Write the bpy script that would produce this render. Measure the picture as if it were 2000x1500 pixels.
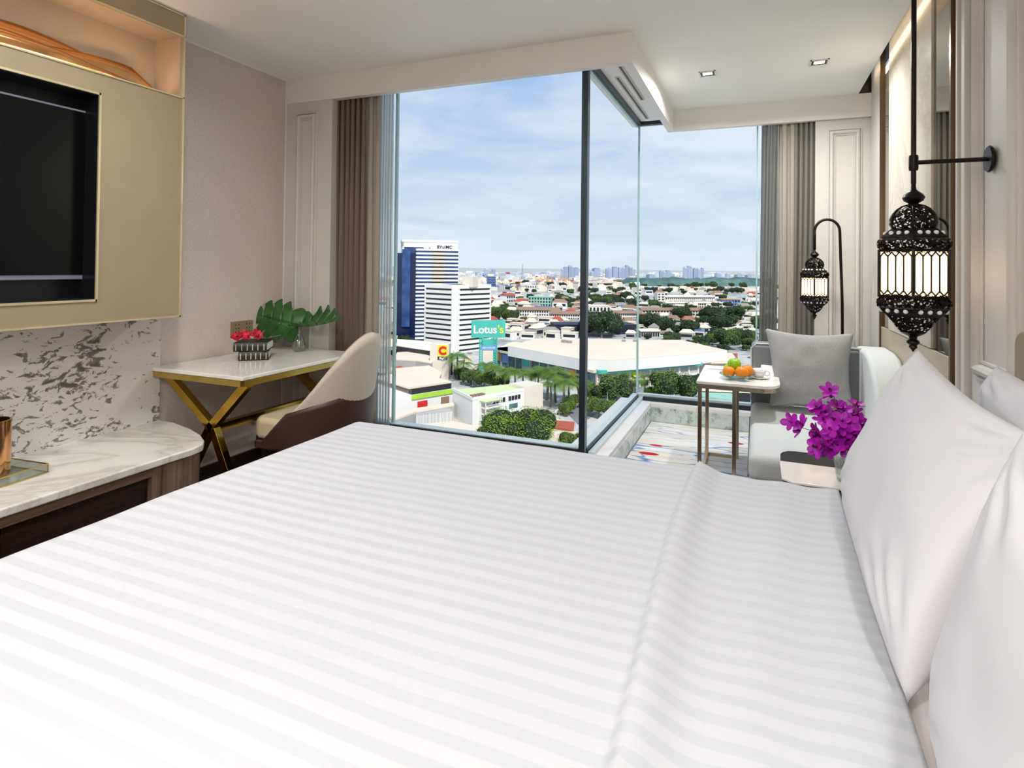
import bpy, bmesh, math, random
from math import sin, cos, pi, radians, atan2, sqrt, hypot
from mathutils import Vector, Matrix, noise
random.seed(7)
for o in list(bpy.data.objects): bpy.data.objects.remove(o)
scn = bpy.context.scene
col = scn.collection

# ------------------------------------------------------------------ camera
FPX, CXP, CYP = 1148.4, 1000.0, 505.7
YAW, PIT, ROL = -.3945, .0126, .0113
CAM = Vector((0, 0, 1.31))
fw = Vector((sin(YAW)*cos(PIT), cos(YAW)*cos(PIT), sin(PIT)))
rt = fw.cross(Vector((0, 0, 1))).normalized(); up = rt.cross(fw)
RT = rt*cos(ROL)+up*sin(ROL); UP = -rt*sin(ROL)+up*cos(ROL)
cd = bpy.data.cameras.new('camera'); cam = bpy.data.objects.new('camera', cd); col.objects.link(cam)
cam.matrix_world = Matrix(((RT.x, UP.x, -fw.x, CAM.x), (RT.y, UP.y, -fw.y, CAM.y), (RT.z, UP.z, -fw.z, CAM.z), (0, 0, 0, 1)))
cd.sensor_fit = 'HORIZONTAL'; cd.sensor_width = 36; cd.lens = 36*FPX/2000
cd.shift_x = 0; cd.shift_y = (CYP-750)/2000
cd.clip_start = .05; cd.clip_end = 20000
scn.camera = cam
vs = scn.view_settings
vs.view_transform = 'Standard'; vs.look = 'None'; vs.exposure = 0.15; vs.gamma = 1; vs.use_curve_mapping = False

def ray(px, py): return fw + RT*((px-CXP)/FPX) - UP*((py-CYP)/FPX)
def at(px, py, ax, v):
    d = ray(px, py); t = (v-CAM[ax])/d[ax]; return CAM + d*t

# ------------------------------------------------------------------ node helpers
class N:
    def __init__(s, nt): s.nt = nt
    def n(s, t, **k):
        x = s.nt.nodes.new(t)
        for a, b in k.items():
            if a.startswith('i_'): x.inputs[a[2:].replace('_', ' ')].default_value = b
            else: setattr(x, a, b)
        return x
    def l(s, a, b): s.nt.links.new(a, b)
    def tc(s, scale=(1, 1, 1), rot=(0, 0, 0), loc=(0, 0, 0), out='Object'):
        t = s.n('ShaderNodeTexCoord'); m = s.n('ShaderNodeMapping')
        m.inputs['Scale'].default_value = scale; m.inputs['Rotation'].default_value = rot; m.inputs['Location'].default_value = loc
        s.l(t.outputs[out], m.inputs[0]); return m.outputs[0]
    def noise(s, v, sc=5, det=4, rough=.5, dist=0):
        x = s.n('ShaderNodeTexNoise'); x.inputs['Scale'].default_value = sc; x.inputs['Detail'].default_value = det
        x.inputs['Roughness'].default_value = rough; x.inputs['Distortion'].default_value = dist
        s.l(v, x.inputs['Vector']); return x.outputs['Fac']
    def ramp(s, f, stops, interp='LINEAR'):
        r = s.n('ShaderNodeValToRGB'); r.color_ramp.interpolation = interp
        e = r.color_ramp.elements
        while len(e) < len(stops): e.new(.5)
        for el, (p, c) in zip(e, stops):
            el.position = p; el.color = (c if len(c) == 4 else (*c, 1)) if hasattr(c, '__len__') else (c, c, c, 1)
        s.l(f, r.inputs[0]); return r.outputs[0]
    def mix(s, f, a, b, mode='MIX'):
        m = s.n('ShaderNodeMix', data_type='RGBA', blend_type=mode)
        for sock, v in ((m.inputs[0], f), (m.inputs[6], a), (m.inputs[7], b)):
            if hasattr(v, 'links'): s.l(v, sock)
            else: sock.default_value = v if isinstance(v, (int, float)) else (*v[:3], 1)
        return m.outputs[2]
    def math(s, op, a, b=0.0, c=0.0):
        m = s.n('ShaderNodeMath', operation=op)
        for i, v in enumerate((a, b, c)):
            if hasattr(v, 'links'): s.l(v, m.inputs[i])
            else: m.inputs[i].default_value = v
        return m.outputs[0]
    def sep(s, v):
        x = s.n('ShaderNodeSeparateXYZ'); s.l(v, x.inputs[0]); return x.outputs

def srgb(r, g, b):
    f = lambda c: (c/255/12.92) if c <= 10 else ((c/255+.055)/1.055)**2.4
    return (f(r), f(g), f(b))
MC = {}
def mat(name, color=(.8, .8, .8), rough=.5, metal=0.0, var=.06, vs_=8, bump=0.0, bs=60, spec=.5, build=None, emis=None, es=0, trans=0, sheen=0, ior=None, coat=0):
    if name in MC: return MC[name]
    m = bpy.data.materials.new(name); m.use_nodes = True
    nt = m.node_tree; h = N(nt); b = nt.nodes['Principled BSDF']
    b.inputs['Roughness'].default_value = rough; b.inputs['Metallic'].default_value = metal
    b.inputs['Specular IOR Level'].default_value = spec
    if trans: b.inputs['Transmission Weight'].default_value = trans
    if ior: b.inputs['IOR'].default_value = ior
    if sheen: b.inputs['Sheen Weight'].default_value = sheen
    if coat: b.inputs['Coat Weight'].default_value = coat; b.inputs['Coat Roughness'].default_value = .05
    v = h.tc()
    c = [max(0, x) for x in color]
    f = h.noise(v, vs_, 3)
    cc = h.ramp(f, [(.3, [x*(1-var) for x in c]), (.7, [min(1, x*(1+var)) for x in c])])
    h.l(cc, b.inputs['Base Color'])
    if bump:
        bn = h.n('ShaderNodeBump'); bn.inputs['Strength'].default_value = bump; bn.inputs['Distance'].default_value = .01
        h.l(h.noise(v, bs, 4), bn.inputs['Height']); h.l(bn.outputs[0], b.inputs['Normal'])
    if emis:
        b.inputs['Emission Color'].default_value = (*emis, 1); b.inputs['Emission Strength'].default_value = es
    if build: build(h, b, v)
    MC[name] = m; return m

# ------------------------------------------------------------------ world
w = bpy.data.worlds.new('sky'); scn.world = w; w.use_nodes = True
h = N(w.node_tree); bg = w.node_tree.nodes['Background']
tcw = h.n('ShaderNodeTexCoord').outputs['Generated']
sx = h.sep(tcw)
zc = h.math('MAXIMUM', sx[2], 0.0)
grad = h.ramp(zc, [(0, srgb(216, 228, 240)), (.12, srgb(194, 213, 236)), (.35, srgb(150, 186, 230)), (1, srgb(96, 146, 215))])
den = h.math('ADD', zc, .16)
cmb = h.n('ShaderNodeCombineXYZ')
h.l(h.math('DIVIDE', sx[0], den), cmb.inputs[0]); h.l(h.math('DIVIDE', sx[1], den), cmb.inputs[1]); h.l(h.math('MULTIPLY', sx[2], 6.0), cmb.inputs[2])
cn = h.noise(cmb.outputs[0], 1.15, 9, .56, .35)
cn2 = h.noise(cmb.outputs[0], .5, 3, .5)
cf = h.math('ADD', h.math('MULTIPLY', cn, .7), h.math('MULTIPLY', cn2, .3))
cf = h.ramp(cf, [(.43, 0), (.52, .5), (.62, .9)])
sky = h.mix(cf, grad, srgb(224, 232, 244))
h.l(sky, bg.inputs['Color']); bg.inputs['Strength'].default_value = 0.98

# ------------------------------------------------------------------ lights
def lamp(name, kind, loc, energy, color=(1, 1, 1), rot=None, **k):
    d = bpy.data.lights.new(name, kind); d.energy = energy; d.color = color
    for a, b in k.items(): setattr(d, a, b)
    o = bpy.data.objects.new(name, d); o.location = loc
    if rot is not None: o.rotation_euler = rot
    col.objects.link(o); return o
sun = lamp('sun', 'SUN', (0, 0, 50), 3.6, (1, .96, .9), angle=.01)
sun.rotation_euler = Vector((-.45, .62, -.85)).to_track_quat('-Z', 'Y').to_euler()
LAMP_W = 24.0
downlight_spots = [(-.307, 4.062), (.351, 4.082), (-1.9, 1.5), (-2.3, .1), (-1.3, -.9), (-.3, -.9), (.45, -.2)]  # all after the bay pair are added out of view to brighten the room
LAMP_K = [.62, .58, .62, .44, .72, 1.05, .68]
for i, (x, y) in enumerate(downlight_spots):
    lamp('downlight_lamp', 'AREA', (x, y, 2.592), LAMP_W*LAMP_K[i], (1, .98, .96), shape='SQUARE', size=.09 if i < 2 else .14, spread=radians(165))

# ------------------------------------------------------------------ object helpers
def tag(o, label=None, cat=None, group=None, kind=None):
    if label: o['label'] = label
    if cat: o['category'] = cat
    if group: o['group'] = group
    if kind: o['kind'] = kind
    return o
def empty(name, loc, label=None, cat=None, group=None, rz=0):
    o = bpy.data.objects.new(name, None); o.location = loc; o.rotation_euler = (0, 0, rz); o.empty_display_size = .05
    col.objects.link(o); return tag(o, label, cat, group)
def wloc(o):
    v = Vector((0, 0, 0))
    while o: v += o.location; o = o.parent
    return v
class MB:
    def __init__(s, M=None): s.v = []; s.f = []; s.M = M or Matrix.Identity(4); s.mi = []; s.cur = 0
    def add(s, vs, fs):
        n = len(s.v); s.v += [s.M @ Vector(p) for p in vs]; s.f += [tuple(i+n for i in f) for f in fs]; s.mi += [s.cur]*len(fs); return s
    def box(s, x0, x1, y0, y1, z0, z1):
        return s.add([(x, y, z) for x in (x0, x1) for y in (y0, y1) for z in (z0, z1)],
                     [(0, 1, 3, 2), (4, 6, 7, 5), (0, 4, 5, 1), (2, 3, 7, 6), (0, 2, 6, 4), (1, 5, 7, 3)])
    def bar(s, p, q, w, hgt=None, up_=(0, 0, 1)):
        p = Vector(p); q = Vector(q); d = (q-p).normalized(); u = Vector(up_)
        if abs(d.dot(u)) > .99: u = Vector((1, 0, 0))
        a = d.cross(u).normalized(); b = a.cross(d); hgt = hgt or w
        vs = [e+a*sx*w/2+b*sy*hgt/2 for e in (p, q) for sx, sy in ((-1, -1), (1, -1), (1, 1), (-1, 1))]
        return s.add(vs, [(3, 2, 1, 0), (4, 5, 6, 7), (0, 1, 5, 4), (1, 2, 6, 5), (2, 3, 7, 6), (3, 0, 4, 7)])
    def tube(s, pts, r, seg=10, caps=True):
        pts = [Vector(p) for p in pts]; rr = r if hasattr(r, '__len__') else [r]*len(pts)
        vs = []; fs = []; pa = None
        for i, p in enumerate(pts):
            d = (pts[min(i+1, len(pts)-1)]-pts[max(i-1, 0)]).normalized()
            if pa is None: pa = d.orthogonal().normalized()
            a = (pa-d*pa.dot(d)).normalized(); pa = a; b = d.cross(a)
            vs += [p+(a*cos(2*pi*k/seg)+b*sin(2*pi*k/seg))*rr[i] for k in range(seg)]
        for i in range(len(pts)-1):
            for k in range(seg):
                fs.append((i*seg+k, i*seg+(k+1) % seg, (i+1)*seg+(k+1) % seg, (i+1)*seg+k))
        if caps: fs += [tuple(range(seg))[::-1], tuple(range((len(pts)-1)*seg, len(pts)*seg))]
        return s.add(vs, fs)
    def lathe(s, prof, c=(0, 0, 0), seg=32, ph=0, caps=True):
        vs = [(c[0]+r*cos(2*pi*k/seg+ph), c[1]+r*sin(2*pi*k/seg+ph), c[2]+z) for r, z in prof for k in range(seg)]
        fs = [(i*seg+k, i*seg+(k+1) % seg, (i+1)*seg+(k+1) % seg, (i+1)*seg+k) for i in range(len(prof)-1) for k in range(seg)]
        if caps: fs += [tuple(range(seg))[::-1], tuple(range((len(prof)-1)*seg, len(prof)*seg))]
        return s.add(vs, fs)
    def sphere(s, c, r, seg=16, rings=10, sc=(1, 1, 1)):
        prof = [(max(1e-4, r*sin(pi*i/rings)), -r*cos(pi*i/rings)) for i in range(rings+1)]
        vs = [(c[0]+a*cos(2*pi*k/seg)*sc[0], c[1]+a*sin(2*pi*k/seg)*sc[1], c[2]+z*sc[2]) for a, z in prof for k in range(seg)]
        fs = [(i*seg+k, i*seg+(k+1) % seg, (i+1)*seg+(k+1) % seg, (i+1)*seg+k) for i in range(rings) for k in range(seg)]
        return s.add(vs, fs)
    def prism(s, poly, z0, z1):
        n = len(poly)
        a = sum(poly[i][0]*poly[(i+1) % n][1]-poly[(i+1) % n][0]*poly[i][1] for i in range(n))
        if a < 0: poly = poly[::-1]
        vs = [(p[0], p[1], z0) for p in poly]+[(p[0], p[1], z1) for p in poly]
        return s.add(vs, [tuple(range(n))[::-1], tuple(range(n, 2*n))]+[(i, (i+1) % n, n+(i+1) % n, n+i) for i in range(n)])
    def grid(s, fn, nu, nv, closeu=False):
        vs = [fn(i/nu, j/nv) for j in range(nv+1) for i in range(nu if closeu else nu+1)]
        W = nu if closeu else nu+1
        return s.add(vs, [(j*W+i, j*W+(i+1) % W, (j+1)*W+(i+1) % W, (j+1)*W+i) for j in range(nv) for i in range(nu)])
    def rings(s, P, prof):
        # mitred moulding: P(a, b, t) maps panel coordinates; prof lists (inset, relief)
        vs = []; fs = []
        for d, t in prof: vs += [P(0, 0, d, t), P(1, 0, d, t), P(1, 1, d, t), P(0, 1, d, t)]
        for i in range(len(prof)-1):
            for k in range(4): fs.append((i*4+k, i*4+(k+1) % 4, i*4+4+(k+1) % 4, i*4+4+k))
        return s.add(vs, fs)
    def build(s, name, m, parent=None, smooth=False, bevel=0, bseg=2, solid=0, sub=0, loc=None, angle=40, fix=True):
        if parent is not None: org = wloc(parent)
        elif loc is not None: org = Vector(loc)
        else:
            xs = [v.x for v in s.v]; ys = [v.y for v in s.v]; zs = [v.z for v in s.v]
            org = Vector(((min(xs)+max(xs))/2, (min(ys)+max(ys))/2, min(zs)))
        me = bpy.data.meshes.new(name); me.from_pydata([v-org for v in s.v], [], s.f)
        ms = m if isinstance(m, (list, tuple)) else [m]
        for x in ms: me.materials.append(x)
        if len(ms) > 1: me.polygons.foreach_set('material_index', s.mi)
        if fix and len(s.f) < 60000:
            bm = bmesh.new(); bm.from_mesh(me); bmesh.ops.recalc_face_normals(bm, faces=bm.faces); bm.to_mesh(me); bm.free()
        if smooth:
            me.polygons.foreach_set('use_smooth', [True]*len(me.polygons))
            if smooth != 'all':
                try: me.set_sharp_from_angle(angle=radians(angle))
                except Exception: pass
        me.update()
        o = bpy.data.objects.new(name, me); col.objects.link(o)
        if parent is not None: o.parent = parent
        else: o.location = org
        if solid:
            md = o.modifiers.new('solid', 'SOLIDIFY'); md.thickness = solid; md.offset = 0
        if bevel:
            md = o.modifiers.new('bevel', 'BEVEL'); md.width = bevel; md.segments = bseg; md.limit_method = 'ANGLE'; md.angle_limit = radians(35)
            if smooth is False:
                me.polygons.foreach_set('use_smooth', [True]*len(me.polygons)); md.harden_normals = True
        if sub:
            md = o.modifiers.new('sub', 'SUBSURF'); md.levels = sub; md.render_levels = sub
        return o
def B(*a): return MB().box(*a)
def copy_tree(o, parent=None):
    c = o.copy(); col.objects.link(c); c.parent = parent
    for ch in list(o.children): copy_tree(ch, c)
    return c
def struct(o, label=None): o['kind'] = 'structure'; return o
def text(s, size, m, name, parent, M, extrude=.01, align='CENTER', sx=1.0, bold=0.0):
    cu = bpy.data.curves.new(name, 'FONT'); cu.body = s; cu.size = size; cu.extrude = extrude; cu.align_x = align; cu.align_y = 'CENTER'; cu.offset = bold
    t = bpy.data.objects.new(name, cu); col.objects.link(t)
    bpy.context.view_layer.update()
    me = bpy.data.meshes.new_from_object(t.evaluated_get(bpy.context.evaluated_depsgraph_get()))
    bpy.data.objects.remove(t)
    org = wloc(parent)
    me.transform(Matrix.Translation(-org) @ M @ Matrix.Diagonal((sx, 1, 1, 1)))
    me.materials.clear(); me.materials.append(m)
    o = bpy.data.objects.new(name, me); col.objects.link(o); o.parent = parent
    return o

# ================================================================== materials
def b_wallpaper(h, b, v):
    x = h.noise(h.tc((1, 520, 90)), 1, 3); y = h.noise(h.tc((1, 90, 520)), 1, 3)
    f = h.math('MULTIPLY', h.math('ADD', x, y), .5)
    big = h.noise(v, .9, 2)
    a = h.ramp(f, [(.34, srgb(182, 168, 160)), (.66, srgb(238, 227, 220))])
    h.l(h.mix(h.math('MULTIPLY', big, .3), a, srgb(208, 194, 186)), b.inputs['Base Color'])
    bn = h.n('ShaderNodeBump'); bn.inputs['Strength'].default_value = .25; bn.inputs['Distance'].default_value = .004
    h.l(f, bn.inputs['Height']); h.l(bn.outputs[0], b.inputs['Normal'])
M_wallpaper = mat('woven_wallpaper', rough=.75, build=b_wallpaper, spec=.3)
M_white = mat('white_paint', srgb(236, 233, 228), .5, var=.015, vs_=2, bump=.02, bs=30)
M_ceil = mat('ceiling_paint', srgb(249, 247, 240), .7, var=.012, vs_=2, bump=.02, bs=40)
M_panel = mat('panel_paint', srgb(210, 206, 199), .6, var=.015, vs_=3)
def b_marble(base, vein, sc=1.6, amt=.55):
    def f(h, b, v):
        n = h.noise(v, sc, 8, .6, 1.4)
        r = h.math('ABSOLUTE', h.math('SUBTRACT', n, .5))
        k = h.ramp(r, [(0, amt), (.02, amt*.4), (.06, 0)])
        c = h.mix(k, base, vein)
        c = h.mix(h.math('MULTIPLY', h.noise(v, 3, 4), .12), c, vein)
        h.l(c, b.inputs['Base Color'])
    return f
M_marble = mat('white_marble', rough=.12, build=b_marble(srgb(238, 236, 230), srgb(168, 162, 148), 1.1, .5), spec=.5)
M_desktop = mat('desk_marble', rough=.12, build=b_marble(srgb(248, 244, 238), srgb(206, 196, 182), 1.0, .3))
M_onyx = mat('pale_onyx', rough=.15, build=b_marble(srgb(206, 200, 184), srgb(160, 144, 114), 1.3, .35))  # pale veined stone in its own colour, no glow
def b_speck(h, b, v):
    n = h.noise(h.tc((.7, 1.3, 1.9), (0.5, 0, 0)), 3.4, 12, .76, .9)
    big = h.noise(v, 2.3, 2, .5)
    fine = h.noise(v, 42, 5, .65)
    mid = h.noise(h.tc((.8, 1.0, 1.7), (.6, 0, 0)), 15, 6, .62, 1.2)
    f = h.math('ADD', h.math('ADD', h.math('MULTIPLY', mid, .50), h.math('MULTIPLY', n, .34)), h.math('ADD', h.math('MULTIPLY', big, .18), h.math('MULTIPLY', fine, .10)))
    c = h.ramp(f, [(.0, srgb(232, 230, 226)), (.598, srgb(226, 223, 219)), (.615, srgb(140, 136, 132)), (.68, srgb(98, 94, 92))])
    tint = h.noise(v, 1.1, 2)
    c2 = h.mix(h.ramp(tint, [(.45, 0), (.7, .35)]), c, srgb(214, 190, 178), 'MULTIPLY')
    h.l(c2, b.inputs['Base Color'])
M_speck = mat('silver_leaf_panel', rough=.3, build=b_speck)
def b_kerb(h, b, v):
    n = h.noise(v, 5, 10, .7, 1.2); m = h.noise(v, 26, 6, .65, .6)
    f = h.math('ADD', h.math('MULTIPLY', n, .6), h.math('MULTIPLY', m, .4))
    h.l(h.ramp(f, [(.3, srgb(226, 232, 230)), (.5, srgb(206, 216, 212)), (.56, srgb(176, 186, 182)), (.62, srgb(118, 124, 122))]), b.inputs['Base Color'])
M_speck2 = mat('grey_veined_marble', rough=.25, build=b_kerb)
def b_leather(c0):
    def f(h, b, v):
        n = h.noise(v, 3, 4, .6); n2 = h.noise(v, 260, 3)
        h.l(h.ramp(n, [(.3, [x*.93 for x in c0]), (.7, [x*1.05 for x in c0])]), b.inputs['Base Color'])
        bn = h.n('ShaderNodeBump'); bn.inputs['Strength'].default_value = .12; bn.inputs['Distance'].default_value = .003
        h.l(n2, bn.inputs['Height']); h.l(bn.outputs[0], b.inputs['Normal'])
    return f
M_tanleather = mat('champagne_leather', rough=.42, build=b_leather(srgb(160, 145, 114)))
M_beigepanel = mat('beige_panel', rough=.4, build=b_leather(srgb(182, 168, 142)))
M_cream = mat('cream_leather', rough=.42, build=b_leather(srgb(206, 196, 178)))
M_seatcream = mat('seat_cream_leather', rough=.42, build=b_leather(srgb(206, 190, 154)))
M_brown = mat('dark_brown_leather', rough=.38, build=b_leather(srgb(70, 46, 40)))
M_gold = mat('brushed_gold', srgb(206, 178, 96), .16, 1.0, var=.08, vs_=12)
M_brass = mat('polished_brass_dark', srgb(190, 150, 60), .14, 1.0, var=.2, vs_=5)
M_champ = mat('champagne_metal', srgb(196, 180, 156), .25, 1.0, var=.06)
M_bplate = mat('bronze_plate', srgb(158, 136, 104), .4, .25)
M_copper = mat('copper', srgb(232, 176, 120), .14, 1.0, var=.1, vs_=6)
M_goldtrim = mat('pale_gold_trim', srgb(226, 212, 170), .3, .6)
M_black = mat('black_lacquer', srgb(12, 13, 16), .45, var=.1, spec=.2)
M_screen = mat('tv_screen', srgb(5, 5, 6), .22, var=.05, spec=.25)
M_tvframe = mat('tv_bezel', srgb(118, 126, 140), .4, .1)
M_recess = mat('dark_recess', srgb(16, 18, 24), .35)
M_tan = mat('niche_lacquer', srgb(180, 160, 134), .35, var=.04)
def b_wood(c1, c2, ax=0, sc=1.0):
    def f(h, b, v):
        s = [38*sc, 38*sc, 38*sc]; s[ax] = 1.6*sc
        n = h.noise(h.tc(tuple(s)), 1, 5, .6, .6)
        h.l(h.ramp(n, [(.28, c1), (.72, c2)]), b.inputs['Base Color'])
    return f
M_wood = mat('brown_walnut', rough=.35, build=b_wood(srgb(84, 62, 52), srgb(150, 122, 104), 2))
M_woodh = mat('brown_walnut_edge', rough=.35, build=b_wood(srgb(84, 60, 48), srgb(146, 114, 94), 1))
M_darkwood = mat('dark_ebony', rough=.22, build=b_wood(srgb(22, 14, 13), srgb(56, 36, 32), 1))
M_floor = mat('dark_wood_floor', rough=.3, build=b_wood(srgb(40, 28, 24), srgb(92, 66, 52), 0, .6))
def b_carpet(h, b, v):
    d = h.tc((1, 1, 1), (0, 0, .18))
    base = h.ramp(h.noise(h.tc((1.2, 9, 1), (0, 0, .12)), 1.2, 6, .6, .8), [(.3, srgb(244, 243, 238)), (.5, srgb(232, 224, 202)), (.56, srgb(244, 244, 242)), (.7, srgb(214, 222, 232))])
    s1 = h.math('ABSOLUTE', h.math('SUBTRACT', h.noise(h.tc((.5, 3.2, 1), (0, 0, -.2), (3, 0, 0)), 1.7, 2, .4, .5), .5))
    k1 = h.ramp(s1, [(0, .9), (.007, .7), (.014, 0)])
    c = h.mix(k1, base, srgb(72, 132, 196))
    s3 = h.math('ABSOLUTE', h.math('SUBTRACT', h.noise(h.tc((.6, 4.5, 1), (0, 0, .25), (8, 2, 0)), 1.6, 2, .4, .5), .5))
    c = h.mix(h.ramp(s3, [(0, .7), (.006, .5), (.012, 0)]), c, srgb(120, 160, 205))
    vo = h.n('ShaderNodeTexVoronoi', feature='F1'); vo.inputs['Scale'].default_value = 1; vo.inputs['Randomness'].default_value = 1
    h.l(h.tc((2.6, 5.5, .01), (0, 0, -.3)), vo.inputs['Vector'])
    k2 = h.ramp(vo.outputs['Distance'], [(.17, 1), (.19, 0)])
    c = h.mix(k2, c, srgb(205, 48, 62))
    h.l(c, b.inputs['Base Color'])
M_carpet = mat('patterned_carpet', rough=.95, build=b_carpet, spec=.1)
def b_stripe(h, b, v):
    x = h.sep(v)[1]
    fr = h.math('FRACT', h.math('MULTIPLY', x, 1/.048))
    k = h.ramp(fr, [(0, 0), (.03, 1), (.48, 1), (.51, 0)])
    c = h.mix(k, srgb(206, 208, 213), srgb(198, 201, 207))
    h.l(c, b.inputs['Base Color'])
    h.l(h.math('SUBTRACT', .75, h.math('MULTIPLY', k, .2)), b.inputs['Roughness'])
    bn = h.n('ShaderNodeBump'); bn.inputs['Strength'].default_value = .5; bn.inputs['Distance'].default_value = .004
    h.l(h.math('ADD', h.math('MULTIPLY', h.noise(v, 9, 4), 1.0), h.math('MULTIPLY', h.noise(v, 500, 2), .15)), bn.inputs['Height']); h.l(bn.outputs[0], b.inputs['Normal'])
M_bed = mat('striped_satin', rough=.6, build=b_stripe, spec=.3)
M_pillow = mat('white_cotton', srgb(212, 212, 216), .8, var=.01, bump=.15, bs=12, spec=.2)
M_sheet = mat('white_sheet', srgb(234, 228, 228), .8, var=.01, bump=.2, bs=20, spec=.2)
def b_cloth(c0, sc=300):
    def f(h, b, v):
        n = h.noise(v, sc, 3); n2 = h.noise(v, 5, 3)
        c = h.ramp(n, [(.3, [x*.88 for x in c0]), (.7, [min(1, x*1.1) for x in c0])])
        h.l(h.mix(h.math('MULTIPLY', n2, .15), c, [x*.8 for x in c0]), b.inputs['Base Color'])
    return f
M_sofa = mat('pale_grey_upholstery', rough=.85, build=b_cloth(srgb(206, 212, 211)), sheen=.2, spec=.2)
M_sofadark = mat('mid_grey_upholstery', rough=.85, build=b_cloth(srgb(132, 135, 137)), spec=.2)
M_sofabase = mat('sofa_plinth_cloth', rough=.85, build=b_cloth(srgb(112, 108, 104)), spec=.2)
M_cush = mat('grey_linen', rough=.9, build=b_cloth(srgb(158, 158, 157), 160), spec=.15)
M_curtain = mat('taupe_curtain', rough=.85, build=b_cloth(srgb(124, 108, 98)), spec=.15)
M_curtain2 = mat('grey_curtain', rough=.85, build=b_cloth(srgb(128, 124, 116)), spec=.15)
M_lining = mat('light_curtain_lining', rough=.85, build=b_cloth(srgb(168, 162, 150)), spec=.15)
M_mirror = mat('tinted_mirror', srgb(150, 148, 140), .02, 1.0, var=.02)
M_iron = mat('blackened_iron', srgb(38, 33, 31), .35, .8, var=.25, vs_=60, bump=.2, bs=90)
M_bronze = mat('bronze_trim', srgb(120, 98, 70), .3, 1.0)
M_dark = mat('dark_metal', srgb(52, 58, 62), .35, .6)
M_post = mat('window_post', srgb(60, 72, 82), .3, .5)
M_rail = mat('pale_rail', srgb(206, 220, 219), .3, 0)
M_teal = mat('glass_edge', srgb(168, 206, 204), .15, 0, var=.05)
M_leaf = mat('monstera_leaf', srgb(44, 96, 34), .35, var=.35, vs_=18)
M_stem = mat('plant_stem', srgb(88, 122, 48), .5, var=.2)
M_orchid = mat('purple_petal', srgb(178, 18, 178), .5, var=.35, vs_=40)
M_orchidlip = mat('deep_purple_lip', srgb(120, 8, 96), .5, var=.3, vs_=40)
M_red = mat('red_petal', srgb(206, 22, 52), .5, var=.3, vs_=40)
M_orange = mat('orange_peel', srgb(244, 144, 20), .45, var=.1, bump=.25, bs=160)
M_apple = mat('green_apple_skin', srgb(146, 206, 30), .3, var=.14)
M_cover = mat('black_book_cover', srgb(24, 28, 30), .35)
M_pages = mat('book_pages', rough=.8, build=lambda h, b, v: h.l(h.ramp(h.noise(h.tc((2, 2, 420)), 1, 2), [(.3, srgb(196, 190, 178)), (.7, srgb(240, 236, 226))]), b.inputs['Base Color']))
M_porc = mat('white_porcelain', srgb(240, 240, 240), .15, var=.01)
def glassy(name, tint=(.97, .99, .98), fac=.05, mul=.35):
    m = bpy.data.materials.new(name); m.use_nodes = True; nt = m.node_tree; nt.nodes.clear(); h = N(nt)
    o = h.n('ShaderNodeOutputMaterial'); t = h.n('ShaderNodeBsdfTransparent'); g = h.n('ShaderNodeBsdfGlossy'); mx = h.n('ShaderNodeMixShader')
    t.inputs[0].default_value = (*tint, 1); g.inputs['Roughness'].default_value = .01
    lw = h.n('ShaderNodeLayerWeight'); lw.inputs[0].default_value = .25
    nz = h.noise(h.tc(), 3, 2)
    f = h.math('MULTIPLY', h.math('ADD', h.math('MULTIPLY', lw.outputs['Fresnel'], mul), fac), h.math('ADD', .95, h.math('MULTIPLY', nz, .1)))
    h.l(f, mx.inputs[0]); h.l(t.outputs[0], mx.inputs[1]); h.l(g.outputs[0], mx.inputs[2]); h.l(mx.outputs[0], o.inputs[0]); return m
M_glass = glassy('window_glass', (.975, .988, .985), .0, .008)
M_clear = glassy('clear_glass', (.90, .94, .92), .14)
M_plate = glassy('glass_plate', (.82, .95, .90), .18)
def sheer(name, c, fac):
    m = bpy.data.materials.new(name); m.use_nodes = True; nt = m.node_tree; nt.nodes.clear(); h = N(nt)
    o = h.n('ShaderNodeOutputMaterial'); t = h.n('ShaderNodeBsdfTransparent'); d = h.n('ShaderNodeBsdfDiffuse'); tr = h.n('ShaderNodeBsdfTranslucent')
    d.inputs[0].default_value = (*c, 1); tr.inputs[0].default_value = (*c, 1)
    a = h.n('ShaderNodeMixShader'); a.inputs[0].default_value = .5; h.l(d.outputs[0], a.inputs[1]); h.l(tr.outputs[0], a.inputs[2])
    mx = h.n('ShaderNodeMixShader'); f = h.ramp(h.noise(h.tc((60, 60, .6)), 1, 3), [(.3, fac*.7), (.7, min(1, fac*1.25))])
    h.l(f, mx.inputs[0]); h.l(t.outputs[0], mx.inputs[1]); h.l(a.outputs[0], mx.inputs[2]); h.l(mx.outputs[0], o.inputs[0]); return m
M_sheer = sheer('sheer_voile', srgb(214, 222, 220), .42)
M_sheer2 = sheer('dark_sheer_voile', srgb(160, 158, 152), .66)
def filigree(name, sc, thr):
    m = bpy.data.materials.new(name); m.use_nodes = True; nt = m.node_tree; h = N(nt); b = nt.nodes['Principled BSDF']; o = nt.nodes['Material Output']
    b.inputs['Base Color'].default_value = (*srgb(34, 29, 27), 1); b.inputs['Metallic'].default_value = .8; b.inputs['Roughness'].default_value = .35
    vo = h.n('ShaderNodeTexVoronoi'); vo.inputs['Scale'].default_value = sc; h.l(h.tc(), vo.inputs['Vector'])
    k = h.ramp(vo.outputs['Distance'], [(thr, 1), (thr+.02, 0)])
    t = h.n('ShaderNodeBsdfTransparent'); mx = h.n('ShaderNodeMixShader'); h.l(k, mx.inputs[0]); h.l(b.outputs[0], mx.inputs[1]); h.l(t.outputs[0], mx.inputs[2]); h.l(mx.outputs[0], o.inputs[0]); return m
M_fili = filigree('pierced_iron', 105, .43)
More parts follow.
